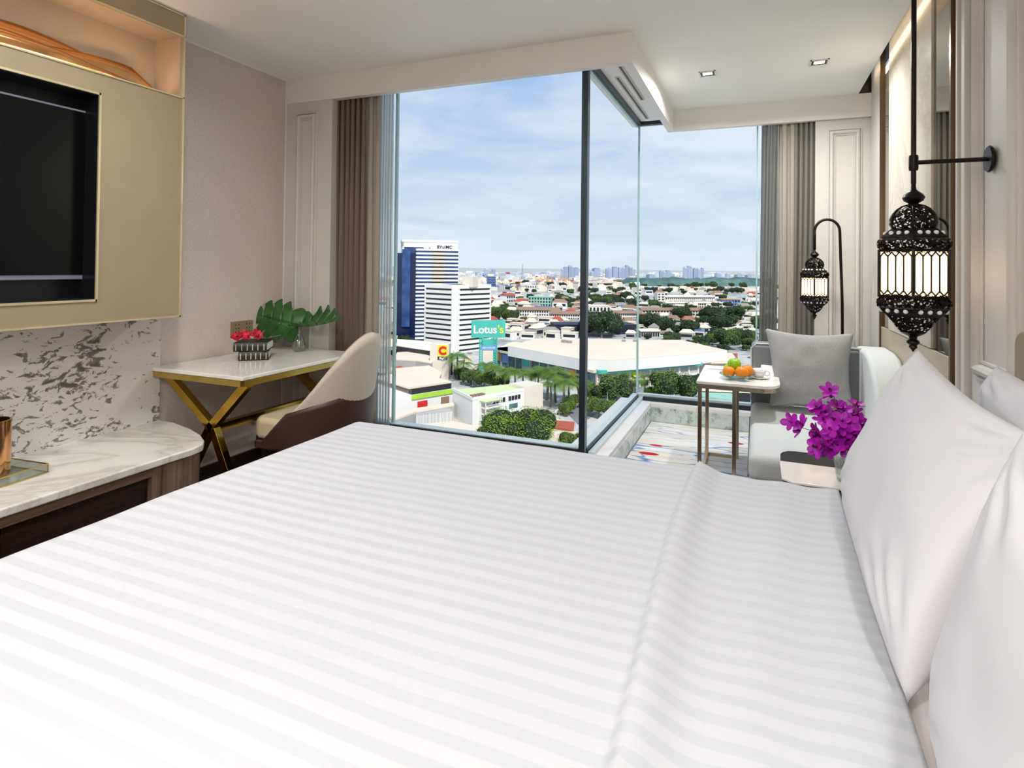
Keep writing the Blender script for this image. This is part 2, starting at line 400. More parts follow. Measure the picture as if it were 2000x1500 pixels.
def b_frost(h, b, v):
    b.inputs['Transmission Weight'].default_value = 0
m_fr = bpy.data.materials.new('frosted_lantern_glass'); m_fr.use_nodes = True; _nt = m_fr.node_tree; _nt.nodes.clear(); _h = N(_nt)
_o = _h.n('ShaderNodeOutputMaterial'); _d = _h.n('ShaderNodeBsdfDiffuse'); _t = _h.n('ShaderNodeBsdfTranslucent'); _x = _h.n('ShaderNodeMixShader')
_c = _h.ramp(_h.noise(_h.tc(), 20, 2), [(.3, (.86, .82, .76)), (.7, (.93, .90, .85))])
_h.l(_c, _d.inputs[0]); _h.l(_c, _t.inputs[0]); _x.inputs[0].default_value = .55
_h.l(_d.outputs[0], _x.inputs[1]); _h.l(_t.outputs[0], _x.inputs[2]); _h.l(_x.outputs[0], _o.inputs[0])
M_frost = m_fr
M_bulb = mat('warm_bulb', (1, .8, .5), .5, emis=(1, .62, .28), es=9)
M_gem = mat('clear_crystal', (.95, .93, .9), .03, 0, var=.02, spec=1.0, coat=1)
M_led = mat('downlight_lens', (1, 1, 1), .5, emis=(1, .88, .7), es=1.2)

# ================================================================== room shell
XL, XR, YN, YF, HC = -3.06, .78, 3.19, 4.95, 2.6
YG, YG2, XG = 3.36, 5.03, -.925      # glass planes
struct(B(XL-.15, XL, -1.2, YG+.1, -.1, 2.9).build('wall_left', M_wallpaper))
struct(B(XR, XR+.15, -1.2, 5.2, -.1, 2.95).build('wall_right', M_panel))
struct(B(XL-.15, XR+.15, -1.35, -1.2, -.1, 2.9).build('wall_back', M_wallpaper))
struct(B(XL, XR, -1.2, 3.36, -.1, 0).build('floor', M_floor))
# ceiling: L shaped slab, open slot along the right wall with a lid above it
c = MB(); c.box(XL-.15, .68, -1.35, YN, HC, 2.75); c.box(-.70, .68, YN, 5.2, HC, 2.75)
c.box(XL-.15, -.70, YN+.04, YG+.12, 2.55, 2.75); c.box(-1.02, -.70, YG+.12, 5.2, 2.55, 2.75); c.box(-.70, .68, YF+.02, 5.2, 2.55, 2.6)
struct(c.build('ceiling', M_ceil))
struct(B(.66, XR, -1.2, 5.2, 2.82, 2.92).build('ceiling', M_darkwood)); struct(B(.682, XR-.001, 4.955, 5.2, 2.605, 2.82).build('trim_17', M_darkwood))
# dropped fascia beams
f = MB(); f.box(XL, -.633, YN, YN+.05, 2.43, HC); struct(f.build('trim_1', M_white))
f = MB(); f.box(-.683, -.633, YN+.05, YF-.03, 2.43, HC); struct(f.build('trim_2', M_white))
f = MB(); f.box(-.683, XR, YF-.03, YF+.02, 2.43, HC); struct(f.build('trim_3', M_white))
# window wall sills and outer ledges
s = MB(); s.box(XL, -.80, YN+.10, YG+.2, -.1, .20); struct(s.build('wall_front', M_white, bevel=.004))
s = MB(); s.box(-1.07, -.80, YG+.2, 5.03, -.1, .20); struct(s.build('trim_4', M_white, bevel=.004))
s = MB(); s.box(-.80, XR, 4.92, 5.16, -.1, .20); struct(s.build('trim_5', M_white, bevel=.004))
# speckled marble cladding of the inner faces of the sunken bay
s = MB(); s.box(-.80, -.795, YN+.2, 4.92, .05, .17); s.box(-.80, XR, 4.915, 4.92, .05, .17); struct(s.build('trim_6', M_speck2))
struct(B(-.80, XR, YN+.17, 4.92, -.1, .03).build('floor', M_marble))
r = B(-.79, .775, YN+.19, 4.91, .03, .05).build('carpet', M_carpet); tag(r, 'cream bay carpet with blue streaks and red dashes by the glass corner', 'carpet')

# pilaster panels with raised mouldings beside both windows
def moulded(name, x0, x1, y, z0, z1, ins, parent=None):
    a = B(x0, x1, y, y+.2, z0, z1).build(name, M_panel, parent, bevel=.003); struct(a)
    g = MB()
    i0, i1, j0, j1 = x0+ins[0], x1-ins[1], .25, z1-ins[2]
    g.rings(lambda p_, q_, d, t: ((i1-d if p_ else i0+d), y-t, (j1-d if q_ else j0+d)), [(0, -.001), (.002, .010), (.010, .012), (.013, .004), (.020, .022), (.030, .026), (.038, .020), (.044, .006), (.047, .010), (.052, .010), (.054, .001)])
    g.build('moulding', M_panel, a, fix=False)
    return a
moulded('trim_7', XL, -2.66, YN+.001, 0, 2.43, (.095, .115, .075))
moulded('trim_8', .402, XR, YF+.001, .0, 2.43, (.08, .07, .07))

struct(B(XL+.0, XL+.012, 2.16, YN, 2.588, 2.6).build('trim_18', M_white)); struct(B(XL, XL+.008, YN-.008, YN, 0, 2.6).build('trim_19', M_white))
# baseboards
struct(B(XL, XL+.015, 2.3, YN, 0, .09).build('baseboard_left', M_darkwood))

# windows
def window(name, panes, rails, posts, edges, light=()):
    e = empty(name, panes[0][:1]+(0, 0) if False else (0, 0, 0)); e['kind'] = 'structure'
    for p in panes: B(*p).build('pane', M_glass, e)
    for q in rails: B(*q).build('rail', M_dark, e)
    for q in light: B(*q).build('rail', M_rail, e)
    for q in posts: B(*q).build('post', M_post, e)
    for q in edges: B(*q).build('glass_edge', M_teal, e)
    return e
window('window_1', [(XL, -.96, YG, YG+.012, .25, 2.55)], [(XL, -.96, YG-.03, YG-.018, .20, .245), (XL, -.96, YG-.02, YG+.03, 2.52, 2.55)],
       [(-.956, -.920, YG-.02, YG+.03, .20, 2.55)], [(-2.262, -2.245, YG-.004, YG+.016, .25, 2.55)], [(XL, -.96, YG-.016, YG+.05, .20, .25)])
window('window_2', [(XG-.012, XG, YG+.03, YG2, .25, 2.55)], [(XG+.004, XG+.010, YG+.03, YG2, .20, .24), (XG-.03, XG+.015, YG+.03, YG2, 2.52, 2.55)],
       [], [(XG-.014, XG+.002, YG2-.008, YG2+.006, .25, 2.55), (XG-.03, XG-.012, YG+.03, YG2, 2.505, 2.52)], [(XG-.04, XG, YG+.03, YG2, .20, .245), (XG+.014, XG+.05, YG+.03, YG2, .20, .222)])
window('window_3', [(XG, XR, YG2, YG2+.012, .25, 2.55)], [(XG+.05, XR, YG2-.05, YG2-.02, .20, .232), (XG, XR, YG2-.02, YG2+.03, 2.52, 2.55)],
       [], [(-.006, .006, YG2-.004, YG2+.016, .25, 2.55)], [(XG, XR, YG2-.018, YG2+.03, .20, .25)])
# pelmet vent inside the bay soffit
v = empty('air_vent', (-.79, 4.1, 2.52), 'white slotted air grille in the soffit above the glass corner', 'vent')
g = B(-.86, -.70, 3.45, 4.90, 2.525, 2.55).build('cover_plate', M_white, v, bevel=.003)
B(-.835, -.822, 3.72, 4.80, 2.519, 2.526).build('slot', M_recess, v); B(-.775, -.762, 3.46, 4.25, 2.519, 2.526).build('slot', M_recess, v)
B(-.845, -.812, 3.70, 4.82, 2.521, 2.5255).build('slot_frame', M_champ, v); B(-.785, -.752, 3.45, 4.27, 2.521, 2.5255).build('slot_frame', M_champ, v)

# right wall: tall mirror strips, onyx panel, bronze edges, beige leather dado
p = empty('mirror_panel', (XR-.01, 3.7, .95), 'tall tinted mirror strips flanking a pale veined stone panel on the right wall', 'mirror')
B(XR-.02, XR, 4.24, 4.49, .95, 2.8).build('mirror_strip', M_mirror, p); B(XR-.02, XR, 2.99, 3.285, .95, 2.8).build('mirror_strip', M_mirror, p)
B(XR-.03, XR, 3.285, 4.24, .95, 2.8).build('stone_panel', M_onyx, p)
for y in (4.49, 2.965): B(XR-.035, XR, y, y+.022, .0, 2.8).build('edge_trim', M_bronze, p)
d = B(XR-.027, XR-.003, 2.99, 4.485, .055, .945).build('leather_dado_panel', M_beigepanel, bevel=.003); tag(d, 'beige leather dado panel below the tall mirror strips', 'wall panel')
# moulded timber boards on the right wall
def rpanel(y0, y1, z0, z1, name):
    e = B(XR-.008, XR, y0, y1, 0, 2.8).build(name, M_panel); struct(e)
    g = MB()
    g.rings(lambda p_, q_, d, t: (XR-.008-t, (y1-d if p_ else y0+d), (z1-d if q_ else z0+d)), [(.055, -.001), (.058, .012), (.068, .014), (.073, .004), (.084, .024), (.100, .030), (.112, .022), (.120, .006), (.124, .010), (.132, .010), (.135, .001)])
    g.build('moulding', M_panel, e, fix=False)
rpanel(2.26, 2.80, .85, 2.9, 'trim_10'); rpanel(1.60, 2.24, .85, 2.9, 'trim_11'); rpanel(.9, 1.58, .85, 2.9, 'trim_12')
for i, y in enumerate((2.81, 2.85, 2.90)):
    e = B(XR-.03+.006*(i % 2), XR, y, y+.022, 0, 2.8).build('trim_%d' % (13+i), M_panel, bevel=.004); struct(e)
e = B(XR-.02, XR, 4.53, 4.92, .2, 2.8).build('trim_16', M_panel, bevel=.004); struct(e)
cove = lamp('cove_strip_lamp', 'AREA', (.70, 3.2, 2.70), 1.3, (1, .78, .5), (0, radians(-60), 0), shape='RECTANGLE', size=.03, size_y=3.2)

# downlights
def downlight(x, y, label):
    e = empty('downlight', (x, y, HC), label, 'ceiling light', 'square recessed downlights')
    g = MB(); s_ = .052; w_ = .008
    for a in ((-s_, s_, -s_, -s_+w_), (-s_, s_, s_-w_, s_), (-s_, -s_+w_, -s_, s_), (s_-w_, s_, -s_, s_)): g.box(x+a[0], x+a[1], y+a[2], y+a[3], HC-.006, HC)
    g.build('trim_frame', M_white, e)
    B(x-.044, x+.044, y-.044, y+.044, HC-.003, HC-.001).build('recess', M_recess, e)
    B(x-.03, x+.03, y-.024, y+.024, HC-.005, HC-.003).build('lens', M_led, e)
downlight(*downlight_spots[0], 'left of the two small square downlights in the bay ceiling')
downlight(*downlight_spots[1], 'right of the two small square downlights in the bay ceiling')
for x, y in downlight_spots[2:]: downlight(x, y, 'small square downlight added out of view to brighten the room')

# ================================================================== television wall
XP = -2.756
tv = empty('television_cabinet', (-2.9, 1.2, 1.03), 'champagne leather television cabinet with gold edges reaching the ceiling', 'cabinet')
g = MB(); y1 = 2.15
def holed(ya, yb, za, zb, holes):
    ys = sorted({ya, yb, *[q for h_ in holes for q in h_[:2]]}); zs = sorted({za, zb, *[q for h_ in holes for q in h_[2:]]})
    for i in range(len(ys)-1):
        for j in range(len(zs)-1):
            cy2, cz2 = (ys[i]+ys[i+1])/2, (zs[j]+zs[j+1])/2
            if not any(h_[0] < cy2 < h_[1] and h_[2] < cz2 < h_[3] for h_ in holes): g.box(XL+.001, XP, ys[i], ys[i+1], zs[j], zs[j+1])
holed(.05, y1, 1.03, 2.595, [(.12, 1.735, 1.135, 2.07), (.12, y1+.01, 2.165, 2.485)])
g.build('leather_case', M_tanleather, tv)
B(XL+.001, -2.95, .12, y1, 2.165, 2.485).build('niche_back', M_tan, tv)
B(-2.95, XP-.002, y1-.02, y1, 2.165, 2.485).build('niche_end', M_tan, tv)
B(-2.949, XP-.004, .12, y1-.021, 2.478, 2.4845).build('niche_top', M_tan, tv)
g = MB(); g.box(XL+.001, -2.90, .12, 1.735, 1.135, 2.07); g.box(-2.90, XP-.002, 1.727, 1.7349, 1.136, 2.069); g.box(-2.90, XP-.002, .1205, .128, 1.136, 2.069); g.box(-2.90, XP-.002, .13, 1.73, 2.062, 2.0695); g.box(-2.90, XP-.002, .13, 1.73, 1.1355, 1.143)
g.build('screen_recess', M_recess, tv)
g = MB()
for z in (1.03, 2.16, 2.48, 2.588): g.box(XP-.004, XP+.006, .05, y1+.004, z, z+.007)
g.box(XP-.004, XP+.006, y1-.004, y1+.004, 1.03, 2.595)
g.build('gold_edge', M_goldtrim, tv)
g = MB()
for a in ((1.728, 1.738, 1.13, 2.075), (.115, .125, 1.13, 2.075), (.12, 1.735, 2.065, 2.075), (.12, 1.735, 1.13, 1.14)): g.box(XP-.01, XP+.006, *a)
g.build('gold_screen_surround', M_goldtrim, tv)
t = empty('television', (-2.85, 1.05, 1.22), 'black flat screen television set in the gold edged recess', 'television')
B(-2.899, -2.845, .28, 1.768, 1.228, 2.0).build('bezel', M_tvframe, t, bevel=.004)
B(-2.844, -2.842, .295, 1.752, 1.25, 1.99).build('screen', M_screen, t)
# copper ribbons stand in for streaks reflected in the niche lacquer
sc = empty('copper_reflection_ribbons', (-2.88, 1.2, 2.167), 'long copper ribbons shaped as the streaks reflected in the lit niche above the television', 'reflection')
random.seed(3)
for k in range(7):
    x0 = -2.93+.018*k; ph = random.random()*6
    def fn(u, v, x0=x0, ph=ph, k=k):
        y = .3+u*1.82; env = min(1, (1-u)*9+.2)
        base = .020+.055*(7-k)/7*(0.5+.5*sin(ph+y*2.3+k))
        return (x0+.012*sin(y*9+ph)+.006*v, y, 2.168+base*v*2.0*env*(.7+.3*sin(y*5+ph*2)) + .06*(1-u)*v*abs(sin(ph+y*1.4)))
    MB().grid(fn, 90, 3).build('ribbon', M_copper, sc, smooth='all', solid=.002)
lamp('niche_strip_lamp', 'AREA', (-2.79, 1.1, 2.18), 3.4, (1, .70, .46), (0, radians(140), 0), shape='RECTANGLE', size=.03, size_y=1.9)

b = B(XL+.001, XL+.02, .1, 2.262, .44, 1.03).build('silver_splashback', M_speck); tag(b, 'silver white wall panel with grey flecks between cabinet and bench', 'wall panel')

# bench
bn = empty('media_bench', (-2.7, 1.2, 0), 'low white marble topped bench with walnut end under the television', 'bench')
out = [(XL+.005, .1), (-2.44, .1), (-2.44, 1.86), (-2.405, 1.95), (-2.43, 2.03), (-2.50, 2.10), (-2.60, 2.16), (-2.74, 2.215), (-2.92, 2.262), (XL+.005, 2.265)]
out[2:5] = [(-2.437, 1.90), (-2.432, 1.98), (-2.45, 2.05)]
MB().prism(out, .405, .44).build('marble_top', M_marble, bn, bevel=.008, bseg=3)
def inset(o_, d): return [(x-(d if x > -3 else 0), y-(d if y > .2 else -d)) for x, y in o_]
MB().prism([(XL+.005, .12), (-2.455, .12), (-2.455, 1.85), (XL+.005, 1.85)], .365, .404).build('apron', M_woodh, bn)
end = [(-2.455, 1.80), (-2.452, 1.90), (-2.447, 1.97), (-2.465, 2.04), (-2.515, 2.09), (-2.61, 2.148), (-2.75, 2.20), (-2.92, 2.246), (-2.92, 1.80)]
MB().prism(end, 0, .404).build('end_panel', M_wood, bn, bevel=.004)
for a in range(3):
    y0 = .15+a*.55
    d = B(-2.52, -2.48, y0, y0+.545, .05, .36).build('drawer', M_darkwood, bn, bevel=.003)
B(XL+.005, -2.52, .12, 1.80, .02, .364).build('carcass', M_darkwood, bn)

# copper cup on a glass tray
cx_, cy_ = -2.80, 1.37
cp = empty('glass_tray', (cx_, cy_, .44), 'shallow glass tray with thin gold rim on the marble bench', 'tray')
T = Matrix.Translation((cx_, cy_, .441)) @ Matrix.Rotation(.1, 4, 'Z')
x0, x1, y0, y1_ = -.10, .13, -.22, .13
MB(T).box(x0, x1, y0, y1_, 0, .004).build('glass_base', M_clear, cp)
g = MB(T); g.box(x0, x1, y1_-.002, y1_, .004, .035); g.box(x1-.002, x1, y0, y1_, .004, .035); g.box(x0, x0+.002, y0, y1_, .004, .035); g.build('glass_side', M_clear, cp)
g = MB(T)
for z in (.002, .036):
    for a, b_ in (((x0, y0), (x1, y0)), ((x1, y0), (x1, y1_)), ((x1, y1_), (x0, y1_)), ((x0, y1_), (x0, y0))): g.bar((*a, z), (*b_, z), .004)
for a in ((x0, y0), (x1, y0), (x1, y1_), (x0, y1_)): g.bar((*a, 0), (*a, .036), .004)
g.build('gold_rim', M_gold, cp)
k = empty('copper_tumbler', (cx_-.01, cy_-.005, .446), 'tall polished copper tumbler standing on the glass tray', 'tumbler')
MB().lathe([(.005, .001), (.058, .001), (.066, .01), (.068, .10), (.068, .225), (.064, .226), (.063, .10), (.06, .014), (.005, .012)], (cx_-.01, cy_+.0, .446), 40).build('body', M_copper, k, smooth=True)
MB().lathe([(.0695, .218), (.0695, .228), (.062, .228), (.062, .218)], (cx_-.01, cy_, .446), 40, caps=False).build('rim', M_gold, k, smooth=True)

# ================================================================== desk
dk = empty('writing_desk', (-2.72, 2.7, 0), 'writing desk with white stone top and crossed gold legs', 'desk')
MB().prism([(XL+.005, 2.216), (-2.383, 2.216), (-2.383, 3.18), (XL+.005, 3.18)], .717, .737).build('desktop', M_desktop, dk, bevel=.004)
g = MB(); zt = .70
for a, b_ in (((-3.04, 2.235), (-2.40, 2.235)), ((-2.40, 2.235), (-2.40, 3.15)), ((-3.04, 3.15), (-2.40, 3.15)), ((-3.04, 2.235), (-3.04, 3.15))): g.bar((*a, zt), (*b_, zt), .03, .032)
g.build('apron_frame', M_gold, dk, bevel=.002)
for y in (2.29, 3.13):
    for q in ([(-3.01, .69), (-2.655, .43), (-2.44, .0)], [(-2.42, .69), (-2.68, .43), (-2.93, .0)]):
        g = MB()
        for (xa, za), (xb, zb) in zip(q, q[1:]):
            g.bar((xa, y, za), (xb, y, zb), .045, .04, (0, 1, 0))
        g.build('leg', M_brass, dk, bevel=.002)
MB().bar((-2.665, 2.29, .43), (-2.665, 3.13, .43), .035, .045).build('stretcher', M_brass, dk, bevel=.002)
# outlet
ot = empty('wall_outlet', (XL+.004, 2.83, .89), 'bronze double power socket on the wall above the books', 'socket')
B(XL, XL+.010, 2.745, 2.917, .848, .940).build('plate', M_bplate, ot, bevel=.002)
for yy in (2.79, 2.875):
    g = MB()
    for dz, dy in ((.024, -.012), (.024, .012), (0, -.010), (0, .010), (-.022, -.012), (-.022, .012)): g.box(XL+.009, XL+.0112, yy+dy-.003, yy+dy+.003, .894+dz-.004, .894+dz+.004)
    g.build('socket_hole', M_recess, ot)
# books
def book(x, y, z, rz, L, W, T_, label):
    e = empty('book', (x, y, z), label, 'book', 'books stacked on the desk')
    M = Matrix.Translation((x, y, z)) @ Matrix.Rotation(rz, 4, 'Z')
    g = MB(M); g.box(-W/2, W/2, -L/2, L/2, 0, .004); g.box(-W/2, W/2, -L/2, L/2, T_-.004, T_)
    n = 8
    prof = [(-W/2-.008*sin(pi*i/n), T_*i/n) for i in range(n+1)]
    prof2 = prof+[(-W/2+.004, T_), (-W/2+.004, 0)]
    m = len(prof2); g.add([(a, -L/2, b_) for a, b_ in prof2]+[(a, L/2, b_) for a, b_ in prof2], [tuple(range(m)), tuple(range(2*m-1, m-1, -1))]+[(i, m+i, m+(i+1) % m, (i+1) % m) for i in range(m)])
    g.build('cover', M_cover, e, smooth=True)
    MB(M).box(-W/2+.004, W/2-.006, -L/2+.005, L/2-.005, .004, T_-.004).build('pages', M_pages, e)
    for q in (-.42, -.24, -.08, .08, .24, .42):
        MB(M).box(-W/2-.0095, -W/2-.0065, q*L-.0022, q*L+.0022, .008, T_-.008).build('spine_band', M_goldtrim, e)
book(-2.80, 2.70, .7375, radians(130), .165, .20, .052, 'lower black bound book with gilt spine bands on the desk')
book(-2.81, 2.70, .7905, radians(124), .185, .21, .052, 'upper black bound book with gilt spine bands under the red flowers')
def petal(g, M, L, W, cup=.25, n=5, rnd=1.0):
    def fn(u, v):
        s_ = v; wv = W*max(.02, 1-(2*(.06+.94*s_**.8)-1)**2)**.5*(.55+.45*s_)
        x = (u-.5)*2*wv/2
        return M @ Vector((x, s_*L, cup*L*(s_*s_)+.35*abs(x)))
    sv = g.M; g.M = Matrix.Identity(4); g.grid(fn, 4, n); g.M = sv
def flower(parent, M, R, mp, ml, name='blossom'):
    g = MB()
    for k in range(5):
        petal(g, M @ Matrix.Rotation(2*pi*k/5+random.uniform(-.15, .15), 4, 'Z') @ Matrix.Rotation(random.uniform(.0, .35), 4, 'X') @ Matrix.Translation((0, R*.06, 0)), R*random.uniform(.85, 1.1), R*(1.05 if k % 2 else .82))
    o = g.build(name, mp, parent, smooth='all', fix=False)
    g = MB(); petal(g, M @ Matrix.Rotation(pi/2*3, 4, 'Z') @ Matrix.Rotation(.9, 4, 'X'), R*.5, R*.4, .6)
    g.sphere(M @ Vector((0, 0, R*.1)), R*.12, 8, 6)
    l = g.build('lip', ml, o, smooth='all', fix=False)
    return o
def lookm(p, d, roll=0):
    q = Vector(d).normalized().to_track_quat('Z', 'Y').to_matrix().to_4x4()
    return Matrix.Translation(p) @ q @ Matrix.Rotation(roll, 4, 'Z')
random.seed(5)
rf = empty('red_flower_sprig', (-2.82, 2.70, .845), 'small sprig of red orchids lying on the upper book', 'flowers')
for k in range(8):
    p = Vector((-2.83+random.uniform(-.055, .055), 2.68+random.uniform(-.06, .08), .862+random.uniform(0, .018)))
    flower(rf, lookm(p, (random.uniform(.2, 1), random.uniform(-1, .1), random.uniform(.3, 1)), random.random()*6), .032, M_red, M_orchidlip)
MB().tube([(-2.87, 2.62, .847), (-2.83, 2.68, .850), (-2.78, 2.77, .852), (-2.73, 2.83, .866)], .002, 6).build('stem', M_stem, rf)
# glass vase with monstera
vx, vy = -2.765, 3.03
gv = empty('glass_bud_vase', (vx, vy, .7375), 'small round clear glass vase at the far end of the desk', 'vase')
MB().lathe([(.002, .001), (.03, .001), (.042, .02), (.046, .045), (.036, .08), (.016, .115), (.012, .15), (.017, .175), (.015, .175), (.010, .15), (.014, .115), (.034, .08), (.043, .045), (.038, .02), (.002, .008)], (vx, vy, .738), 32, caps=False).build('vase_body', M_clear, gv, smooth='all')
mo = empty('monstera_sprig', (vx, vy, .745), 'two green split leaves standing in the round glass vase', 'plant')
def monstera(parent, base, tip, right, droop, size, nlobe=5, name='leaf'):
    base = Vector(base); tip = Vector(tip); R_ = Vector(right).normalized(); ax = tip-base; L = ax.length; ax.normalize(); up_ = R_.cross(ax).normalized()
    g = MB()
    def P(s_, t_):   # s along midrib, t lateral (in metres)
        return base+ax*s_*L+R_*t_+up_*(-droop*(t_*t_)/size-.10*L*(s_-.35)**2*2)
    for sd in (-1, 1):
        for k in range(nlobe):
            a = k/nlobe; b_ = (k+1)/nlobe
            wd = size*(sin(pi*min(1, .18+.80*(a+b_)/2)))**.7
            ang = .42
            def fn(u, v, a=a, b_=b_, wd=wd, sd=sd, ang=ang, k=k):
                gap = .05*max(0, (v-.35))/.65
                s0 = a+(b_-a)*(gap+u*(1-2*gap)*1.0)
                t_ = v*wd
                s1 = s0+ang*t_/L*.9-(.10 if k == 0 else 0)*v*(1-u)*1.6
                sh = (1-.38*v**5*abs(2*u-1)**2)
                return P(s1, sd*t_*sh)
            g.grid(fn, 5, 7)
    return g.build(name, M_leaf, parent, smooth='all', solid=.0015, fix=False)
C1 = Vector((vx-.02, vy, .90))
monstera(mo, C1+Vector((.03, 0, .0)), C1+Vector((-.28, -.10, .075)), (.18, .25, .85), .5, .15)
monstera(mo, C1+Vector((.0, 0, .005)), C1+Vector((.31, .02, .03)), (0, .9, .42), .8, .11)
MB().tube([(vx+.02, vy, .745), (vx+.0, vy, .83), (vx-.01, vy, .905)], .003, 8).build('stem', M_stem, mo, smooth='all')
MB().tube([(vx-.03, vy, .748), (vx-.0, vy+.005, .84), (vx-.02, vy, .91)], .003, 8).build('stem', M_stem, mo, smooth='all')

# ================================================================== desk chair
ch = empty('desk_chair', (-2.15, 2.6, 0), 'cream leather desk chair with dark brown shell and black legs', 'chair')
cX, cY = -2.215, 2.60
def seatfn(top):
    def f_(u, v): return 0
poly = []
for i in range(25):
    a = -pi/2+pi*i/24; poly.append((cX+.02+.235*cos(a), cY+.245*sin(a)))
poly += [(-2.42, cY+.25), (-2.465, cY+.21), (-2.475, cY), (-2.465, cY-.21), (-2.42, cY-.25)]
MB().prism([(max(x-.0, -2.475), y) for x, y in poly], .385, .50).build('seat', M_seatcream, ch, bevel=.038, bseg=5)
def shell(rx0, rx1, ry0, ry1, z0, hfn, amax, name, m_, th):
    def fn(u, v):
        a = (u*2-1)*amax; hh = hfn(a); z = z0+(hh-z0)*v; q = (z-.4)/.55
        rx = rx0+(rx1-rx0)*q; ry = ry0+(ry1-ry0)*q
        ca = cos(a); x = cX+rx*ca if ca > 0 else cX+ca*.31
        y = cY+ry*(sin(a) if ca > 0 else (1 if a > 0 else -1)*(1-.08*ca*ca))
        return (x, y, z)
    return MB().grid(fn, 48, 10).build(name, m_, ch, smooth='all', solid=th)
shell(.238, .335, .262, .30, .38, lambda a: .53+.42*max(0, cos(a*.95))**1.9, radians(88), 'backrest', M_cream, .028)
shell(.262, .30, .285, .30, .36, lambda a: (.545+.095*max(0, cos(a))**1.1 if abs(a) < radians(85) else max(.395, .548-.30*(abs(a)-radians(85)))), radians(125), 'outer_shell', M_brown, .022)
MB().prism([(x, y) for x, y in poly], .36, .392).build('seat_frame', M_black, ch, bevel=.004)
for sx_, sy_ in ((-2.40, -.2), (-2.40, .2), (-1.98, -.2), (-1.98, .2)):
    MB().bar((sx_, cY+sy_, .37), (sx_+(-.0 if sx_ < -2.2 else .05), cY+sy_*1.05, 0), .032).build('leg', M_black, ch, bevel=.003)

# ================================================================== curtains
def drape(name, x0, x1, y, z0, z1, folds, amp, m_, label, group=None, taper=0.0, parent=None):
    def fn(u, v):
        ph = u*folds*2*pi
        x = x0+(x1-x0)*(u+taper*(v-.5)*0)+.006*sin(ph*2+3*v)
        return (x+taper*(1-v), y+amp*sin(ph+.3*sin(v*5))*(.85+.15*sin(u*11)), z0+(z1-z0)*v)
    o = MB().grid(fn, int(folds*14), 16).build(name, m_, parent, smooth='all', solid=.003)
    if label: tag(o, label, 'curtain', group)
    return o
drape('curtain', -2.70, -2.44, YN+.075, .205, 2.54, 6, .022, M_curtain, 'pleated taupe curtain beside the desk at the left window')
drape('curtain_lining', -2.455, -2.335, YN+.095, .205, 2.54, 2, .012, M_lining, 'paler grey edge curtain between taupe curtain and left sheer')
drape('sheer_curtain', -2.36, -2.25, YN+.125, .205, 2.54, 5, .010, M_sheer, 'white see-through sheer gathered at the left window edge')
drape('curtain', .245, .42, YF+.035, .205, 2.54, 5, .02, M_curtain2, 'pleated dark grey curtain behind the standing lantern')
drape('curtain_lining', .15, .26, YF+.03, .205, 2.54, 2, .014, M_lining, 'light grey curtain panel left of the dark grey pleats in the bay')
drape('sheer_curtain', .035, .155, YF+.04, .205, 2.54, 5, .016, M_sheer2, 'smoky grey sheer gathered at the bay window edge', taper=-.02)

# ================================================================== bed
bed = empty('bed', (-.4, 1.05, 0), 'large white bed with satin striped duvet in the foreground', 'bed')
B(-1.46, .70, .12, 1.96, .02, .30).build('base', M_sofabase, bed, bevel=.01)
B(-1.50, .70, .08, 2.00, .30, .60).build('mattress', M_sheet, bed, bevel=.04, bseg=4)
def top_z(x, y):
    z = .652
    z += .006*noise.noise(Vector((x*1.7, y*1.7, 3)))+.003*noise.noise(Vector((x*5, y*4, 9)))
    # ridge of the folded sheet and soft waves beyond it
    rx = -.168+.012*sin(y*3.1)
    d = x-rx
    if d > 0: z += .028*math.exp(-(d/.05)**2)-.006
    else: z += .028*math.exp(-(d/.012)**2)
    if d > .05: z += .0026*sin((x+.05*sin(y*2))*42)*min(1, (d-.05)*8)
    return z
RXX = .05
def duvet(u, v):
    # u along x from foot to head, v along y; rolled over foot and sides
    def roll(t, lo, hi, drop, r):
        L = (hi-lo); tot = L+2*(drop)
        s_ = t*tot-drop
        if s_ < 0:
            k = -s_; a = min(k/r, pi/2)
            return lo+r-r*sin(a)-(0), -(r-r*cos(a))-max(0, k-r*pi/2)
        if s_ > L:
            k = s_-L; a = min(k/r, pi/2)
            return hi-r+r*sin(a), -(r-r*cos(a))-max(0, k-r*pi/2)
        return lo+r+(L-2*r)*(s_/L), 0
    y, dz2 = roll(v, .03, 2.055, .32, .045)
    L = .225+1.555; drop = .32; r = .04
    s_ = u*(L+drop)-drop
    if s_ < 0:
        k = -s_; a = min(k/r, pi/2); x = -1.555+r-r*sin(a); dz1 = -(r-r*cos(a))-max(0, k-r*pi/2)
    else: x = -1.555+r+(L-r)*(s_/L); dz1 = 0
    if x > 0: x *= (.215+.015*(y-1))/.225
    xe = x
    z = top_z(x, y)+min(0, dz1+dz2)
    z = max(z, .26)
    if dz1 < -.03: x -= .006*sin(y*14)*min(1, -dz1*5)
    if dz2 < -.03: y += .006*sin(x*14)*min(1, -dz2*5)*(1 if y > 1 else -1)
    return (x, y, z)
MB().grid(duvet, 240, 200).build('duvet', M_bed, bed, smooth='all', solid=.012, fix=False)
def sheetf(u, v):
    x = .16+u*.55; y = .06+v*1.97
    z = .628+.02*min(1, u*3)*0+.004*noise.noise(Vector((x*6, y*6, 1)))
    e = min(v, 1-v); z -= .05*max(0, 1-e*30)**2
    return (x, y, z)
MB().grid(sheetf, 40, 90).build('fitted_sheet', M_sheet, bed, smooth='all', solid=.01, fix=False)
hbb = MB(); hbb.add([], [])
